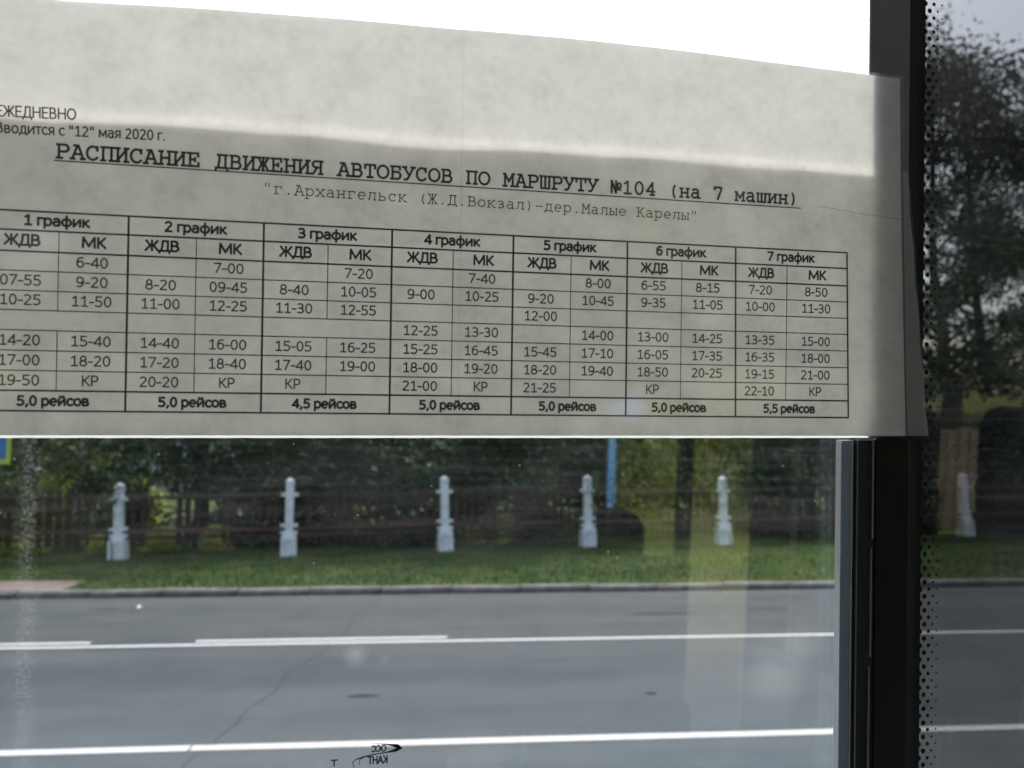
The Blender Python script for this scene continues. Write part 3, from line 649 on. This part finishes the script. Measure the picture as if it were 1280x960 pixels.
# seats along the far side, shaped to mask mirrored light like a person's silhouette
def rounded(x0, x1, z0, z1, r, y0, y1, n=6):
    pts = [(x0, z0), (x1, z0)]
    for k in range(n+1): q = math.pi/2*k/n; pts.append((x1-r+r*math.cos(q), z1-r+r*math.sin(q)))
    for k in range(n+1): q = math.pi/2+math.pi/2*k/n; pts.append((x0+r+r*math.cos(q), z1-r+r*math.sin(q)))
    m_ = len(pts); vs = [(x, y0, z) for x, z in pts]+[(x, y1, z) for x, z in pts]
    return MB().add(vs, [tuple(range(m_)), tuple(reversed(range(m_, 2*m_)))]+[(i+m_, (i+1) % m_+m_, (i+1) % m_, i) for i in range(m_)])
def seat(x, top=1.55, wd=.46):
    s = bpy.data.objects.new('seat', None); COL.objects.link(s); s.parent = bus; s.location = (x, YO+.08, .6)
    h = top-.6; w2 = wd/2
    rounded(-w2, w2, .42, h*.82, .09, 0, .09).build('backrest', M['fabric'], s, bevel=.015)
    hw = w2*(.62 if x < .5 else .97)
    rounded(-hw, hw, h*.80, h, .08, .005, .085).build('headrest', M['fabric'], s, bevel=.012)
    MB().box(-w2, w2, .1, .52, .38, .48).build('cushion', M['fabric'], s, bevel=.03)
    for q in (-1, 1): MB().tube([(q*w2*.8, .25, 0), (q*w2*.8, .25, .38)], .018, 8).build('leg', M['pole'], s, True)
    return s
for x, tp in ((-2.1, 1.6), (-1.55, 1.6), (-.45, 1.62), (.1, 1.62), (.73, 1.56), (1.86, 1.93), (2.56, 1.93), (3.1, 1.9)): seat(x, tp, .5 if x > 1.8 else .5)
# pleated cloth added to mask mirrored light beside the small far opening
def mask_curtain(x0, x1, z0, z1):
    n = int((x1-x0)/.012); vs = []; fs = []
    for i in range(n+1):
        x = x0+(x1-x0)*i/n; yy = YO+.03+.012*math.sin(i*1.1)
        vs += [(x, yy, z0), (x, yy, z1)]
    for i in range(n): fs.append((2*i, 2*i+2, 2*i+3, 2*i+1))
    return MB().add(vs, fs).build('mask_curtain', M['mask_curtain'], bus, True)
mask_curtain(-1.25, -1.03, 1.3, 2.7); mask_curtain(-.93, -.6, 1.3, 2.7)

# ================================================================ TIMETABLE ON THE GLASS
def sheet_outline(name, top, bottom, rightx, mat, z, parent, nx=80, ny=24, wav=.0003):
    """thin sheet between a bottom and a top edge line given as (x, y) lists"""
    def it(l, x):
        return float(np.interp(x, [p[0] for p in l], [p[1] for p in l]))
    x0 = -.168; vs = []; fs = []
    for j in range(ny+1):
        v = j/ny
        for i in range(nx+1):
            yb = it(bottom, .1); xr = it([(p[1], p[0]) for p in sorted(rightx, key=lambda p: p[1])], yb+(.175-yb)*v)
            x = x0+(xr-x0)*i/nx; yb = it(bottom, x); yt = it(top, x)
            vs.append((x, yb+(yt-yb)*v, z+wav*math.sin(x*38+v*3)+wav*.6*math.sin(x*90+v*7+1)))
    for j in range(ny):
        for i in range(nx):
            a = j*(nx+1)+i; fs.append((a, a+1, a+nx+2, a+nx+1))
    return MB().add(vs, fs).build(name, mat, parent, True)
tt = thing('timetable_sheet', 'large printed paper bus timetable in Russian, folded at the bottom, taped to the window', 'timetable')
tt.matrix_world = WM @ Matrix.Translation((0, 0, .0062))
top = [(-.168, .1700), (-.1417, .1708), (-.1111, .1717), (-.0524, .1738), (-.0087, .1748), (.0475, .1758), (.0965, .1763), (.156, .1752), (.2338, .1731), (.2463, .1728)]
bot = [(-.168, .0044), (.262, .0056)]
rgt = [(.2463, .1728), (.2479, .0971), (.251, .0054)]
sheet_outline('front_page', top, bot, rgt, M['paper'], 0, tt)
ftop = [(-.168, .1283), (-.141, .1284), (-.1075, .1286), (-.0486, .1298), (-.0175, .1296), (.0147, .1285), (.0347, .1285), (.0758, .1297), (.1301, .1302), (.1956, .13), (.2342, .1296), (.26, .1294)]
sheet_outline('folded_flap', ftop, bot, [(.2465, .1728), (.2477, .0971), (.2505, .0054)], M['paper'], -.0028, tt, wav=.0002)
# ---- print: rules of the table
ZI = .0009
XC = [-.1390, -.1137, -.0890, -.0640, -.0386, -.0135, .0121, .0374, .0629, .0882, .1134, .1386, .1640, .1891, .2190]
YR = [.0896, .0823, .0743, .0669, .0594, .0520, .0444, .0367, .0291, .0215, .0138]
gm = MB()
def hl(x0, x1, y, th, z=ZI): gm.add([(x0, y-th/2, z), (x1, y-th/2, z), (x1, y+th/2, z), (x0, y+th/2, z)], [(0, 1, 2, 3)])
def vl(x, y0, y1, th, z=ZI, lean=0): gm.add([(x-th/2+lean*(y0-.09), y0, z), (x+th/2+lean*(y0-.09), y0, z), (x+th/2+lean*(y1-.09), y1, z), (x-th/2+lean*(y1-.09), y1, z)], [(0, 1, 2, 3)])
LEAN = lambda x: -.02*max(0, (x-.1)/.12)
for k, yy in enumerate(YR):
    thick = k in (0, 1, 2, 9, 10)
    hl(XC[0], XC[-1]+(.0002+(.0896-yy)*.02), yy, .00070 if thick else .00044, ZI)
for k in range(15):
    if k % 2 == 0: vl(XC[k], YR[-1], YR[0], .0008, ZI+.00004, LEAN(XC[k]))
    else:
        gr_ = (k-1)//2+1
        if gr_ in (1, 3): vl(XC[k], YR[5], YR[1], .00036, ZI+.00004, 0); vl(XC[k], YR[9], YR[6], .00036, ZI+.00004, 0)
        else: vl(XC[k], YR[9], YR[1], .00036, ZI+.00004, 0)
gm.build('table_rules', M['ink'], tt)
# ---- print: sans text through the built-in font, turned into meshes
cache = {}
def A(cx, cy, rx, ry, a0, a1, n=10): return [(cx+rx*math.cos(R(a0+(a1-a0)*k/n)), cy+ry*math.sin(R(a0+(a1-a0)*k/n))) for k in range(n+1)]
c6 = 6.3; x4 = 4.6
SF = {   # humanist sans, advance width then strokes
 '0': (5.1, [A(2.55, 3.1, 1.75, 3.1, 0, 360, 20)]), '1': (5.1, [[(1.1, 5.0), (2.8, 6.2), (2.8, 0)], [(1.1, 0), (4.4, 0)]]),
 '2': (5.1, [[(.9, 5.5)]+A(2.5, 4.6, 1.55, 1.6, 120, -30, 9)+[(.8, 0), (4.4, 0)]]),
 '3': (5.1, [[(.9, 5.8)]+A(2.3, 4.7, 1.6, 1.5, 110, -90, 9)+[(1.6, 3.2)], [(2.3, 3.2)]+A(2.3, 1.6, 1.9, 1.6, 90, -120, 10)+[(.7, .4)]]),
 '4': (5.1, [[(3.6, 0), (3.6, 6.2), (.4, 1.6), (4.8, 1.6)]]),
 '5': (5.1, [[(4.1, 6.2), (1.2, 6.2), (1.1, 3.5)]+A(2.3, 1.85, 1.95, 1.85, 85, -125, 10)+[(.7, .25)]]),
 '6': (5.1, [[(4.0, 6.0)]+A(3.1, 3.4, 2.3, 2.8, 100, 190, 7)+A(2.55, 1.95, 1.75, 1.95, 190, 530, 16)]),
 '7': (5.1, [[(.6, 6.2), (4.4, 6.2), (1.8, 0)]]),
 '8': (5.1, [A(2.55, 4.7, 1.45, 1.5, 0, 360, 16), A(2.55, 1.6, 1.8, 1.6, 0, 360, 16)]),
 '9': (5.1, [A(2.55, 4.3, 1.75, 1.9, 0, 360, 16), [(4.3, 4.3)]+A(2.0, 2.9, 2.3, 2.9, 10, -80, 8)+[(1.0, .1)]]),
 '-': (3.1, [[(.4, 2.5), (2.7, 2.5)]]), ',': (2.5, [[(1.5, .6), (1.3, -.2), (.8, -1.1)]]), '.': (2.5, [[(1.0, .2), (1.5, .2)]]), ' ': (2.3, []), '"': (4.0, [[(1.2, 6.3), (1.2, 4.4)], [(2.8, 6.3), (2.8, 4.4)]]),
 'К': (5.4, [[(.9, 0), (.9, c6)], [(4.6, c6), (1.9, 3.3), (4.9, 0)], [(.9, 3.3), (1.9, 3.3)]]),
 'Р': (5.2, [[(.9, 0), (.9, c6), (2.5, c6)]+A(2.5, 4.5, 1.9, 1.8, 90, -90, 9)+[(.9, 2.7)]]),
 'Ж': (7.6, [[(3.8, 0), (3.8, c6)], [(.7, c6), (2.9, 3.2), (.4, 0)], [(6.9, c6), (4.7, 3.2), (7.2, 0)], [(2.9, 3.2), (4.7, 3.2)]]),
 'Д': (6.2, [[(1.3, 0), (2.0, 3), (2.2, c6), (5.0, c6), (5.0, 0)], [(.4, -1.3), (.4, 0), (5.9, 0), (5.9, -1.3)]]),
 'В': (5.5, [[(.9, 0), (.9, c6), (2.5, c6)]+A(2.5, 4.8, 1.6, 1.5, 90, -90, 8)+[(.9, 3.3)], [(2.6, 3.3)]+A(2.7, 1.65, 1.95, 1.65, 90, -90, 8)+[(.9, 0)]]),
 'М': (8.5, [[(1, 0), (1.2, c6), (4.2, .8), (7.3, c6), (7.5, 0)]]),
 'Е': (4.9, [[(4.3, 0), (.9, 0), (.9, c6), (4.3, c6)], [(.9, 3.3), (3.9, 3.3)]]), 'Н': (6.2, [[(.9, 0), (.9, c6)], [(5.3, 0), (5.3, c6)], [(.9, 3.3), (5.3, 3.3)]]),
 'О': (6.6, [A(3.3, 3.15, 2.6, 3.15, 0, 360, 20)]), 'С': (5.4, [A(3.3, 3.15, 2.6, 3.15, 50, 310, 14)]), 'А': (5.8, [[(.3, 0), (2.9, c6), (5.5, 0)], [(1.2, 2), (4.6, 2)]]), 'Т': (5, [[(2.5, 0), (2.5, c6)], [(.3, c6), (4.7, c6)]]),
 'г': (3.7, [[(.9, 0), (.9, x4), (3.5, x4)]]), 'р': (5.3, [[(.9, -1.9), (.9, x4)], A(2.7, 2.3, 1.85, 2.3, 150, -150, 14)]),
 'а': (4.8, [[(.9, 4.2)]+A(2.3, 3.2, 1.6, 1.4, 120, 0, 6)+[(3.9, 0)], [(3.9, 2.7)]+A(2.2, 1.3, 1.5, 1.35, 80, 280, 10)+[(3.9, 1.0)]]),
 'ф': (6.5, [[(3.25, -1.9), (3.25, c6+.3)], A(3.25, 2.3, 2.5, 2.3, 0, 360, 20)]), 'и': (5.5, [[(.9, x4), (.9, 0), (4.5, x4), (4.5, 0)]]),
 'к': (4.7, [[(.9, 0), (.9, x4)], [(.9, 2.4), (1.7, 2.4), (3.9, x4)], [(1.7, 2.4), (4.2, 0)]]), 'е': (5.0, [[(.7, 2.4), (4.2, 2.4)]+A(2.45, 2.3, 1.8, 2.3, 0, 300, 14)]),
 'й': (5.5, [[(.9, x4), (.9, 0), (4.5, x4), (4.5, 0)], A(2.7, 6.6, 1.1, 1.0, 190, 350, 6)]), 'с': (4.3, [A(2.6, 2.3, 1.9, 2.3, 50, 310, 12)]), 'о': (5.3, [A(2.65, 2.3, 1.95, 2.3, 0, 360, 18)]),
 'в': (4.9, [[(.9, 0), (.9, x4), (2.3, x4)]+A(2.3, 3.5, 1.3, 1.1, 90, -90, 7)+[(.9, 2.4)], [(2.4, 2.4)]+A(2.5, 1.2, 1.6, 1.2, 90, -90, 7)+[(.9, 0)]]),
 'т': (4.1, [[(2.05, 0), (2.05, x4)], [(.2, x4), (3.9, x4)]]), 'д': (5.4, [[(1.2, 0), (1.8, 2), (2.0, x4), (4.2, x4), (4.2, 0)], [(.4, -1.2), (.4, 0), (5.0, 0), (5.0, -1.2)]]),
 'я': (4.9, [[(3.9, 0), (3.9, x4), (2.4, x4)]+A(2.4, 3.3, 1.5, 1.3, 90, 270, 8)+[(3.9, 2.0)], [(2.6, 2.0), (.7, 0)]]), 'м': (6.4, [[(.9, 0), (1.0, x4), (3.2, .9), (5.4, x4), (5.5, 0)]])}
def text_mesh(s, cap, width, bold, mat='ink', th=None):
    key = (s, cap, round(width, 5), bold, mat)
    if key in cache: return cache[key]
    tot = sum(SF[c][0] for c in s)-.9; ux = width/tot; uy = cap/c6; t = (th or (.00088 if bold else .00058))/2
    b = MB(); ox = -width/2-.45*ux; cnt = 0
    for c in s:
        for pl in SF[c][1]:
            for p, q in zip(pl[:-1], pl[1:]):
                p = Vector((ox+p[0]*ux, p[1]*uy)); q = Vector((ox+q[0]*ux, q[1]*uy)); d = q-p
                if d.length < 1e-8: continue
                d.normalize(); n_ = Vector((-d.y, d.x))*t; p = p-d*t*.75; q = q+d*t*.75; z = (cnt % 9)*4e-6; cnt += 1
                b.add([(p.x-n_.x, p.y-n_.y, z), (q.x-n_.x, q.y-n_.y, z), (q.x+n_.x, q.y+n_.y, z), (p.x+n_.x, p.y+n_.y, z)], [(0, 1, 2, 3)])
        ox += SF[c][0]*ux
    cache[key] = b.mesh('print', M[mat]); return cache[key]
def put(s, cx, base, cap, width, bold=False, name='printed_entry', rot=0.0):
    return inst(text_mesh(s, cap, width, bold), name, tt, Matrix.Translation((cx, base, ZI+.0001)) @ Matrix.Rotation(rot, 4, 'Z'))
DATA = [
    [('', '6-40'), ('07-55', '9-20'), ('10-25', '11-50'), None, ('14-20', '15-40'), ('17-00', '18-20'), ('19-50', 'КР')],
    [('', '7-00'), ('8-20', '09-45'), ('11-00', '12-25'), None, ('14-40', '16-00'), ('17-20', '18-40'), ('20-20', 'КР')],
    [('', '7-20'), ('8-40', '10-05'), ('11-30', '12-55'), None, ('15-05', '16-25'), ('17-40', '19-00'), ('КР', '')],
    [('', '7-40'), ('9-00', '10-25'), None, ('12-25', '13-30'), ('15-25', '16-45'), ('18-00', '19-20'), ('21-00', 'КР')],
    [('', '8-00'), ('9-20', '10-45'), ('12-00', ''), ('', '14-00'), ('15-45', '17-10'), ('18-20', '19-40'), ('21-25', '')],
    [('6-55', '8-15'), ('9-35', '11-05'), None, ('13-00', '14-25'), ('16-05', '17-35'), ('18-50', '20-25'), ('КР', '')],
    [('7-20', '8-50'), ('10-00', '11-30'), None, ('13-35', '15-00'), ('16-35', '18-00'), ('19-15', '21-00'), ('22-10', 'КР')]]
FOOT = ['5,0', '5,0', '4,5', '5,0', '5,0', '5,0', '5,5']
for g_ in range(7):
    xa, xm, xb = XC[2*g_], XC[2*g_+1], XC[2*g_+2]
    put(f'{g_+1} график', (xa+xb)/2-.0005, YR[1]+.0022, .0036, .0228, True)
    put('ЖДВ', (xa+xm)/2, YR[2]+.0024, .0038, .0122, True); put('МК', (xm+xb)/2, YR[2]+.0024, .0038, .0084, True)
    put(FOOT[g_]+' рейсов', (xa+xb)/2-.0006, YR[10]+.0022, .0034, .0250, True)
    for r_, row in enumerate(DATA[g_]):
        if not row: continue
        for c_, s in enumerate(row):
            if not s: continue
            cx = (xa+xm)/2 if c_ == 0 else (xm+xb)/2
            wd = .0058 if s == 'КР' else (.0141 if len(s) == 5 else .0111)
            put(s, cx-.0004, YR[r_+3]+.00215, .0037, wd)
put('ЕЖЕДНЕВНО', -.1224, .1253, .0039, .0278, name='printed_note', rot=.025)
put('Вводится с "12" мая 2020 г.', -.1062, .1194, .0037, .0600, name='printed_note', rot=.02)
# ---- print: typewriter face, drawn with strokes (cell 6 wide, capitals 5.7 high)
def h(x, y, w_=.85): return [(x-w_, y), (x+w_, y)]
H_ = 5.7; X_ = 4.2
GL = {
 'Р': [[(1.4, 0), (1.4, H_)], h(1.6, 0, 1.1), [(.6, H_), (3.6, H_)]+A(3.6, 4.2, 1.6, 1.5, 90, -90)+[(1.4, 2.7)]],
 'А': [[(.8, 0), (2.8, H_), (3.2, H_), (5.2, 0)], [(1.5, H_), (3.1, H_)], [(1.5, 2), (4.5, 2)], h(.9, 0), h(5.1, 0)],
 'С': [A(3.1, 2.85, 2.35, 2.85, 40, 320, 16), [(4.9, 4.0), (4.9, H_)]],
 'П': [[(1.3, 0), (1.3, H_)], [(4.7, 0), (4.7, H_)], [(.5, H_), (5.5, H_)], h(1.3, 0), h(4.7, 0)],
 'И': [[(1.3, 0), (1.3, H_)], [(4.7, 0), (4.7, H_)], [(1.3, .6), (4.7, 5.1)], h(1.2, 0), h(4.8, 0), h(1.2, H_), h(4.8, H_)],
 'Н': [[(1.3, 0), (1.3, H_)], [(4.7, 0), (4.7, H_)], [(1.3, 2.85), (4.7, 2.85)], h(1.2, 0), h(4.8, 0), h(1.2, H_), h(4.8, H_)],
 'Е': [[(1.5, 0), (1.5, H_)], [(.6, 0), (5.1, 0), (5.1, 1.5)], [(.6, H_), (4.9, H_), (4.9, 4.3)], [(1.5, 2.9), (3.6, 2.9)], [(3.6, 2.2), (3.6, 3.6)]],
 'Д': [[(1.5, 0), (2.0, 3.5), (2.1, H_)], [(4.6, 0), (4.6, H_)], [(1.3, H_), (5.4, H_)], [(.5, -1), (.5, 0), (5.5, 0), (5.5, -1)]],
 'В': [[(1.4, 0), (1.4, H_)], [(.6, H_), (3.3, H_)]+A(3.3, 4.35, 1.3, 1.35, 90, -90)+[(1.4, 3.0)], [(3.4, 3.0)]+A(3.5, 1.5, 1.6, 1.5, 90, -90)+[(.6, 0)]],
 'Ж': [[(3, 0), (3, H_)], [(.9, 0), (2.3, 2.9), (1.0, H_)], [(5.1, 0), (3.7, 2.9), (5.0, H_)], [(2.3, 2.9), (3.7, 2.9)], h(.7, 0, .6), h(5.3, 0, .6), h(3, 0, .5), h(3, H_, .5), h(1.0, H_, .5), h(5, H_, .5)],
 'Я': [[(4.6, 0), (4.6, H_)], h(4.6, 0), [(5.4, H_), (2.5, H_)]+A(2.5, 4.3, 1.5, 1.4, 90, 270)+[(4.6, 2.9)], [(3, 2.9), (1.2, 0), (.4, 0)]],
 'Т': [[(3, 0), (3, H_)], h(3, 0, 1.2), [(.7, 4.1), (.7, H_), (5.3, H_), (5.3, 4.1)]],
 'О': [A(3, 2.85, 2.45, 2.85, 0, 360, 20)],
 'Б': [[(1.4, 0), (1.4, H_)], [(.6, H_), (4.8, H_), (4.8, 4.4)], [(1.4, 3.2), (3.5, 3.2)]+A(3.5, 1.6, 1.6, 1.6, 90, -90)+[(.6, 0)]],
 'У': [[(.9, H_), (3.1, 2.0)], [(5.1, H_), (2.6, .6), (2.1, 0), (1.0, 0)], h(1.0, H_), h(5.0, H_)],
 'М': [[(1.1, 0), (1.1, H_), (3, 2.2), (4.9, H_), (4.9, 0)], h(1.1, 0), h(4.9, 0), [(.4, H_), (1.2, H_)], [(4.8, H_), (5.6, H_)]],
 'Ш': [[(1.0, H_), (1.0, 0), (5.0, 0), (5.0, H_)], [(3, 0), (3, H_)], h(.9, H_, .6), h(3, H_, .5), h(5.1, H_, .6)],
 '№': [[(.7, 0), (.7, H_), (3.0, 0), (3.0, H_)], A(4.6, 3.6, .9, 1.1, 0, 360, 12), [(3.7, 1.6), (5.5, 1.6)]],
 '1': [[(1.4, 4.8), (3, 5.9), (3, 0)], h(3, 0, 1.7)],
 '0': [A(3, 2.95, 1.9, 2.95, 0, 360, 20)],
 '4': [[(4.0, 0), (4.0, 5.9), (1.0, 1.7), (5.1, 1.7)], h(3.9, 0, 1)],
 '7': [[(1.2, 4.8), (1.2, 5.8), (4.8, 5.8), (4.8, 5.0), (3.0, 0)]],
 '(': [A(6.2, 2.4, 3.2, 4.4, 138, 222, 8)], ')': [A(-.2, 2.4, 3.2, 4.4, 42, -42, 8)],
 'н': [[(1.4, 0), (1.4, X_)], [(4.6, 0), (4.6, X_)], [(1.4, 2.1), (4.6, 2.1)], h(1.3, 0, .7), h(4.7, 0, .7), h(1.3, X_, .7), h(4.7, X_, .7)],
 'а': [[(1.4, 3.8)]+A(2.7, 3.1, 1.5, 1.1, 120, 0, 6)+[(4.2, 0), (5.2, 0)], [(4.2, 2.4)]+A(2.5, 1.15, 1.5, 1.2, 80, 280, 10)+[(4.2, .8)]],
 'м': [[(1.1, 0), (1.1, X_), (3, 1.3), (4.9, X_), (4.9, 0)], h(1.1, 0, .7), h(4.9, 0, .7), h(.9, X_, .4), h(5.1, X_, .4)],
 'ш': [[(1.0, X_), (1.0, 0), (5.0, 0), (5.0, X_)], [(3, 0), (3, X_)], h(.9, X_, .5), h(3, X_, .4), h(5.1, X_, .5)],
 'и': [[(1.4, 0), (1.4, X_)], [(4.6, 0), (4.6, X_)], [(1.4, .4), (4.6, 3.8)], h(1.3, 0, .7), h(4.7, 0, .7), h(1.3, X_, .7), h(4.7, X_, .7)],
 'г': [[(1.9, 0), (1.9, X_)], [(.9, X_), (4.9, X_), (4.9, 3.1)], h(2.1, 0, 1.1)],
 'р': [[(1.3, -1.7), (1.3, X_)], h(1.4, -1.7, 1), [(.5, X_), (1.3, X_)], [(1.3, 3)]+A(3.1, 2.1, 1.95, 2.1, 140, -140, 14)+[(1.3, 1.2)]],
 'х': [[(1.1, 0), (4.9, X_)], [(4.9, 0), (1.1, X_)], h(1.1, 0, .8), h(4.9, 0, .8), h(1.1, X_, .8), h(4.9, X_, .8)],
 'е': [[(1.0, 2.15), (5.0, 2.15)]+A(3, 2.1, 2.0, 2.1, 0, 310, 16)],
 'л': [[(.8, 0)]+[(1.5, .3), (1.9, 2.5), (2.0, X_)], [(4.6, 0), (4.6, X_)], [(1.3, X_), (5.3, X_)], h(4.7, 0, .7)],
 'ь': [[(1.6, 0), (1.6, X_)], [(.8, X_), (1.6, X_)], [(1.6, 2.4), (3.5, 2.4)]+A(3.5, 1.2, 1.4, 1.2, 90, -90, 8)+[(.8, 0)]],
 'с': [A(3.1, 2.1, 2.0, 2.1, 45, 315, 14), [(4.6, 3.0), (4.6, X_)]],
 'к': [[(1.4, 0), (1.4, X_)], [(1.4, 2.1), (2.4, 2.1), (4.4, X_)], [(2.4, 2.1), (4.8, 0)], h(1.4, 0, .7), h(1.4, X_, .7), h(4.5, X_, .6), h(4.9, 0, .6)],
 'о': [A(3, 2.1, 2.05, 2.1, 0, 360, 18)],
 'з': [[(1.3, 3.6)]+A(2.9, 3.2, 1.4, 1.0, 110, -90, 10)+[(2.4, 2.2)], [(2.9, 2.2)]+A(3.0, 1.1, 1.6, 1.1, 90, -140, 10)],
 'д': [[(1.6, 0), (2.0, 2.2), (2.1, X_)], [(4.5, 0), (4.5, X_)], [(1.4, X_), (5.2, X_)], [(.6, -1), (.6, 0), (5.4, 0), (5.4, -1)]],
 'ы': [[(1.0, 0), (1.0, X_)], h(1.0, X_, .5), [(1.0, 2.3), (2.4, 2.3)]+A(2.4, 1.15, 1.2, 1.15, 90, -90, 8)+[(.5, 0)], [(5.0, 0), (5.0, X_)], h(5, 0, .5), h(5, X_, .5)],
 'К': [[(1.4, 0), (1.4, H_)], [(1.4, 2.6), (2.3, 2.9), (4.6, H_)], [(2.3, 2.9), (3.5, 2.3), (4.8, 0)], h(1.3, 0), h(1.3, H_), h(4.6, H_, .7), h(5.0, 0, .6)],
 '.': [[(2.7, .15), (3.3, .15)], [(2.7, .45), (3.3, .45)]], '-': [[(.9, 2.5), (5.1, 2.5)]], '"': [[(2.1, 5.9), (2.0, 3.9)], [(3.9, 5.9), (3.8, 3.9)]], ' ': []}
def typed(s, x0, x1, y0, y1, sy, th, name, under=None):
    adv = (x1-x0)/len(s); u = adv/6; b = MB(); t = th/2; cnt = 0
    for i, ch_ in enumerate(s):
        ox = x0+i*adv; oy = y0+(y1-y0)*(i+.5)/len(s)
        for pl in GL[ch_]:
            for a, c in zip(pl[:-1], pl[1:]):
                a = Vector((ox+a[0]*u, oy+a[1]*sy)); c = Vector((ox+c[0]*u, oy+c[1]*sy)); d = c-a
                if d.length < 1e-7: continue
                d.normalize(); p = Vector((-d.y, d.x))*t; a = a-d*t*.8; c = c+d*t*.8; z = ZI+.0001+(cnt % 7)*4e-6; cnt += 1
                b.add([(a.x-p.x, a.y-p.y, z), (c.x-p.x, c.y-p.y, z), (c.x+p.x, c.y+p.y, z), (a.x+p.x, a.y+p.y, z)], [(0, 1, 2, 3)])
    if under:
        b.add([(x0-.0005, under[0]-.0003, ZI+.00005), (x1+.001, under[1]-.0003, ZI+.00005), (x1+.001, under[1]+.0002, ZI+.00005), (x0-.0005, under[0]+.0002, ZI+.00005)], [(0, 1, 2, 3)])
    return b.build(name, M['ink'], tt)
typed('РАСПИСАНИЕ ДВИЖЕНИЯ АВТОБУСОВ ПО МАРШРУТУ №104 (на 7 машин)', -.1155, .1946, .1106, .1105, .00089, .00094, 'printed_heading', (.1095, .1088))
typed('"г.Архангельск (Ж.Д.Вокзал)-дер.Малые Карелы"', -.0396, .1460, .1016, .1006, .00068, .00042, 'printed_subheading')
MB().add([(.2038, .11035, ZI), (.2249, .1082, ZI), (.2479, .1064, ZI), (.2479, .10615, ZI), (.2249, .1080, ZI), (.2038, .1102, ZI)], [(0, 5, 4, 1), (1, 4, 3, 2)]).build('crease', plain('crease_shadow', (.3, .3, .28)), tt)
# ---- clear plastic sleeve over the sheet
sl = thing('plastic_sleeve', 'clear glossy plastic sleeve holding the timetable, its edge showing over the black pillar', 'plastic sleeve')
sl.matrix_world = WM @ Matrix.Translation((0, 0, .0062))
sheet_outline('clear_film', [(-.168, .178), (.2476, .1735), (.27, .173)], [(-.168, .0044), (.262, .0056)], [(.2470, .1728), (.2534, .0974), (.2618, .0055)], M['sleeve'], .0016, sl, wav=.0003)
wl = MB(); n = 60; vs = []; fs = []
for i in range(n+1):
    x = -.168+(.2618+.168)*i/n; y_ = .0044+.0012*i/n
    vs += [(x, y_-.0012+.00006*math.sin(i*2.3), -.0030), (x, y_-.0002, -.0030)]
for i in range(n): fs.append((2*i, 2*i+2, 2*i+3, 2*i+1))
wl.add(vs, fs).build('welded_seam', M['weld'], sl)
tp = MB(); n = 14; vs = []; fs = []
for i in range(n+1):
    t_ = i/n; y_ = .1290+(.0056-.1290)*t_; xa_ = .2474+.0036*t_; xb_ = .2496+.0122*t_+.0004*math.sin(i*1.9)
    vs += [(xa_, y_, .0010), (xb_, y_, .0010)]
for i in range(n): fs.append((2*i+1, 2*i, 2*i+2, 2*i+3))
tp.add(vs, fs).build('tape_strip', M['tape'], sl)

# ---- manufacturer's mark printed on the outside of the glass, read mirrored from inside
mk = MB()
def strokeband(pts, ws):
    vs = []; pts = [Vector(p) for p in pts]
    for i, p in enumerate(pts):
        d = (pts[min(i+1, len(pts)-1)]-pts[max(i-1, 0)]).normalized(); q = Vector((-d.y, d.x))*ws[i]/2
        vs += [(p.x-q.x, p.y-q.y, .0003), (p.x+q.x, p.y+q.y, .0003)]
    mk.add(vs, [(2*i, 2*i+2, 2*i+3, 2*i+1) for i in range(len(pts)-1)])
cv = [(.0055, -.1237), (.009, -.1238), (.0125, -.1242), (.0155, -.1248), (.0178, -.1254), (.0189, -.1261), (.0172, -.1270), (.0140, -.1276), (.0095, -.1280), (.0050, -.1287), (.0010, -.1296), (-.0005, -.1306), (.0, -.1330)]
strokeband(cv, [.0001, .0002, .0004, .0009, .0017, .0021, .0014, .0006, .0004, .0006, .0004, .0003, .0003])
strokeband([(.0045, -.1289), (.0022, -.1300), (.0022, -.132)], [.0003, .0003, .0003])
mo = mk.build('maker_mark', M['frit'], wn1)
def mtext(s, cx, base, cap, width):
    me = text_mesh(s, cap, width, True, 'frit', .00055)
    return inst(me, 'maker_mark_text', wn1, Matrix.Translation((cx, base, .0003)) @ Matrix.Scale(-1, 4, (1, 0, 0)))
mtext('ОСС', .0102, -.1270, .0023, .0058); mtext('КАНТ', .0098, -.1320, .0029, .0078); mtext('Т', -.0080, -.1318, .0024, .0022)
print('slats', ns)
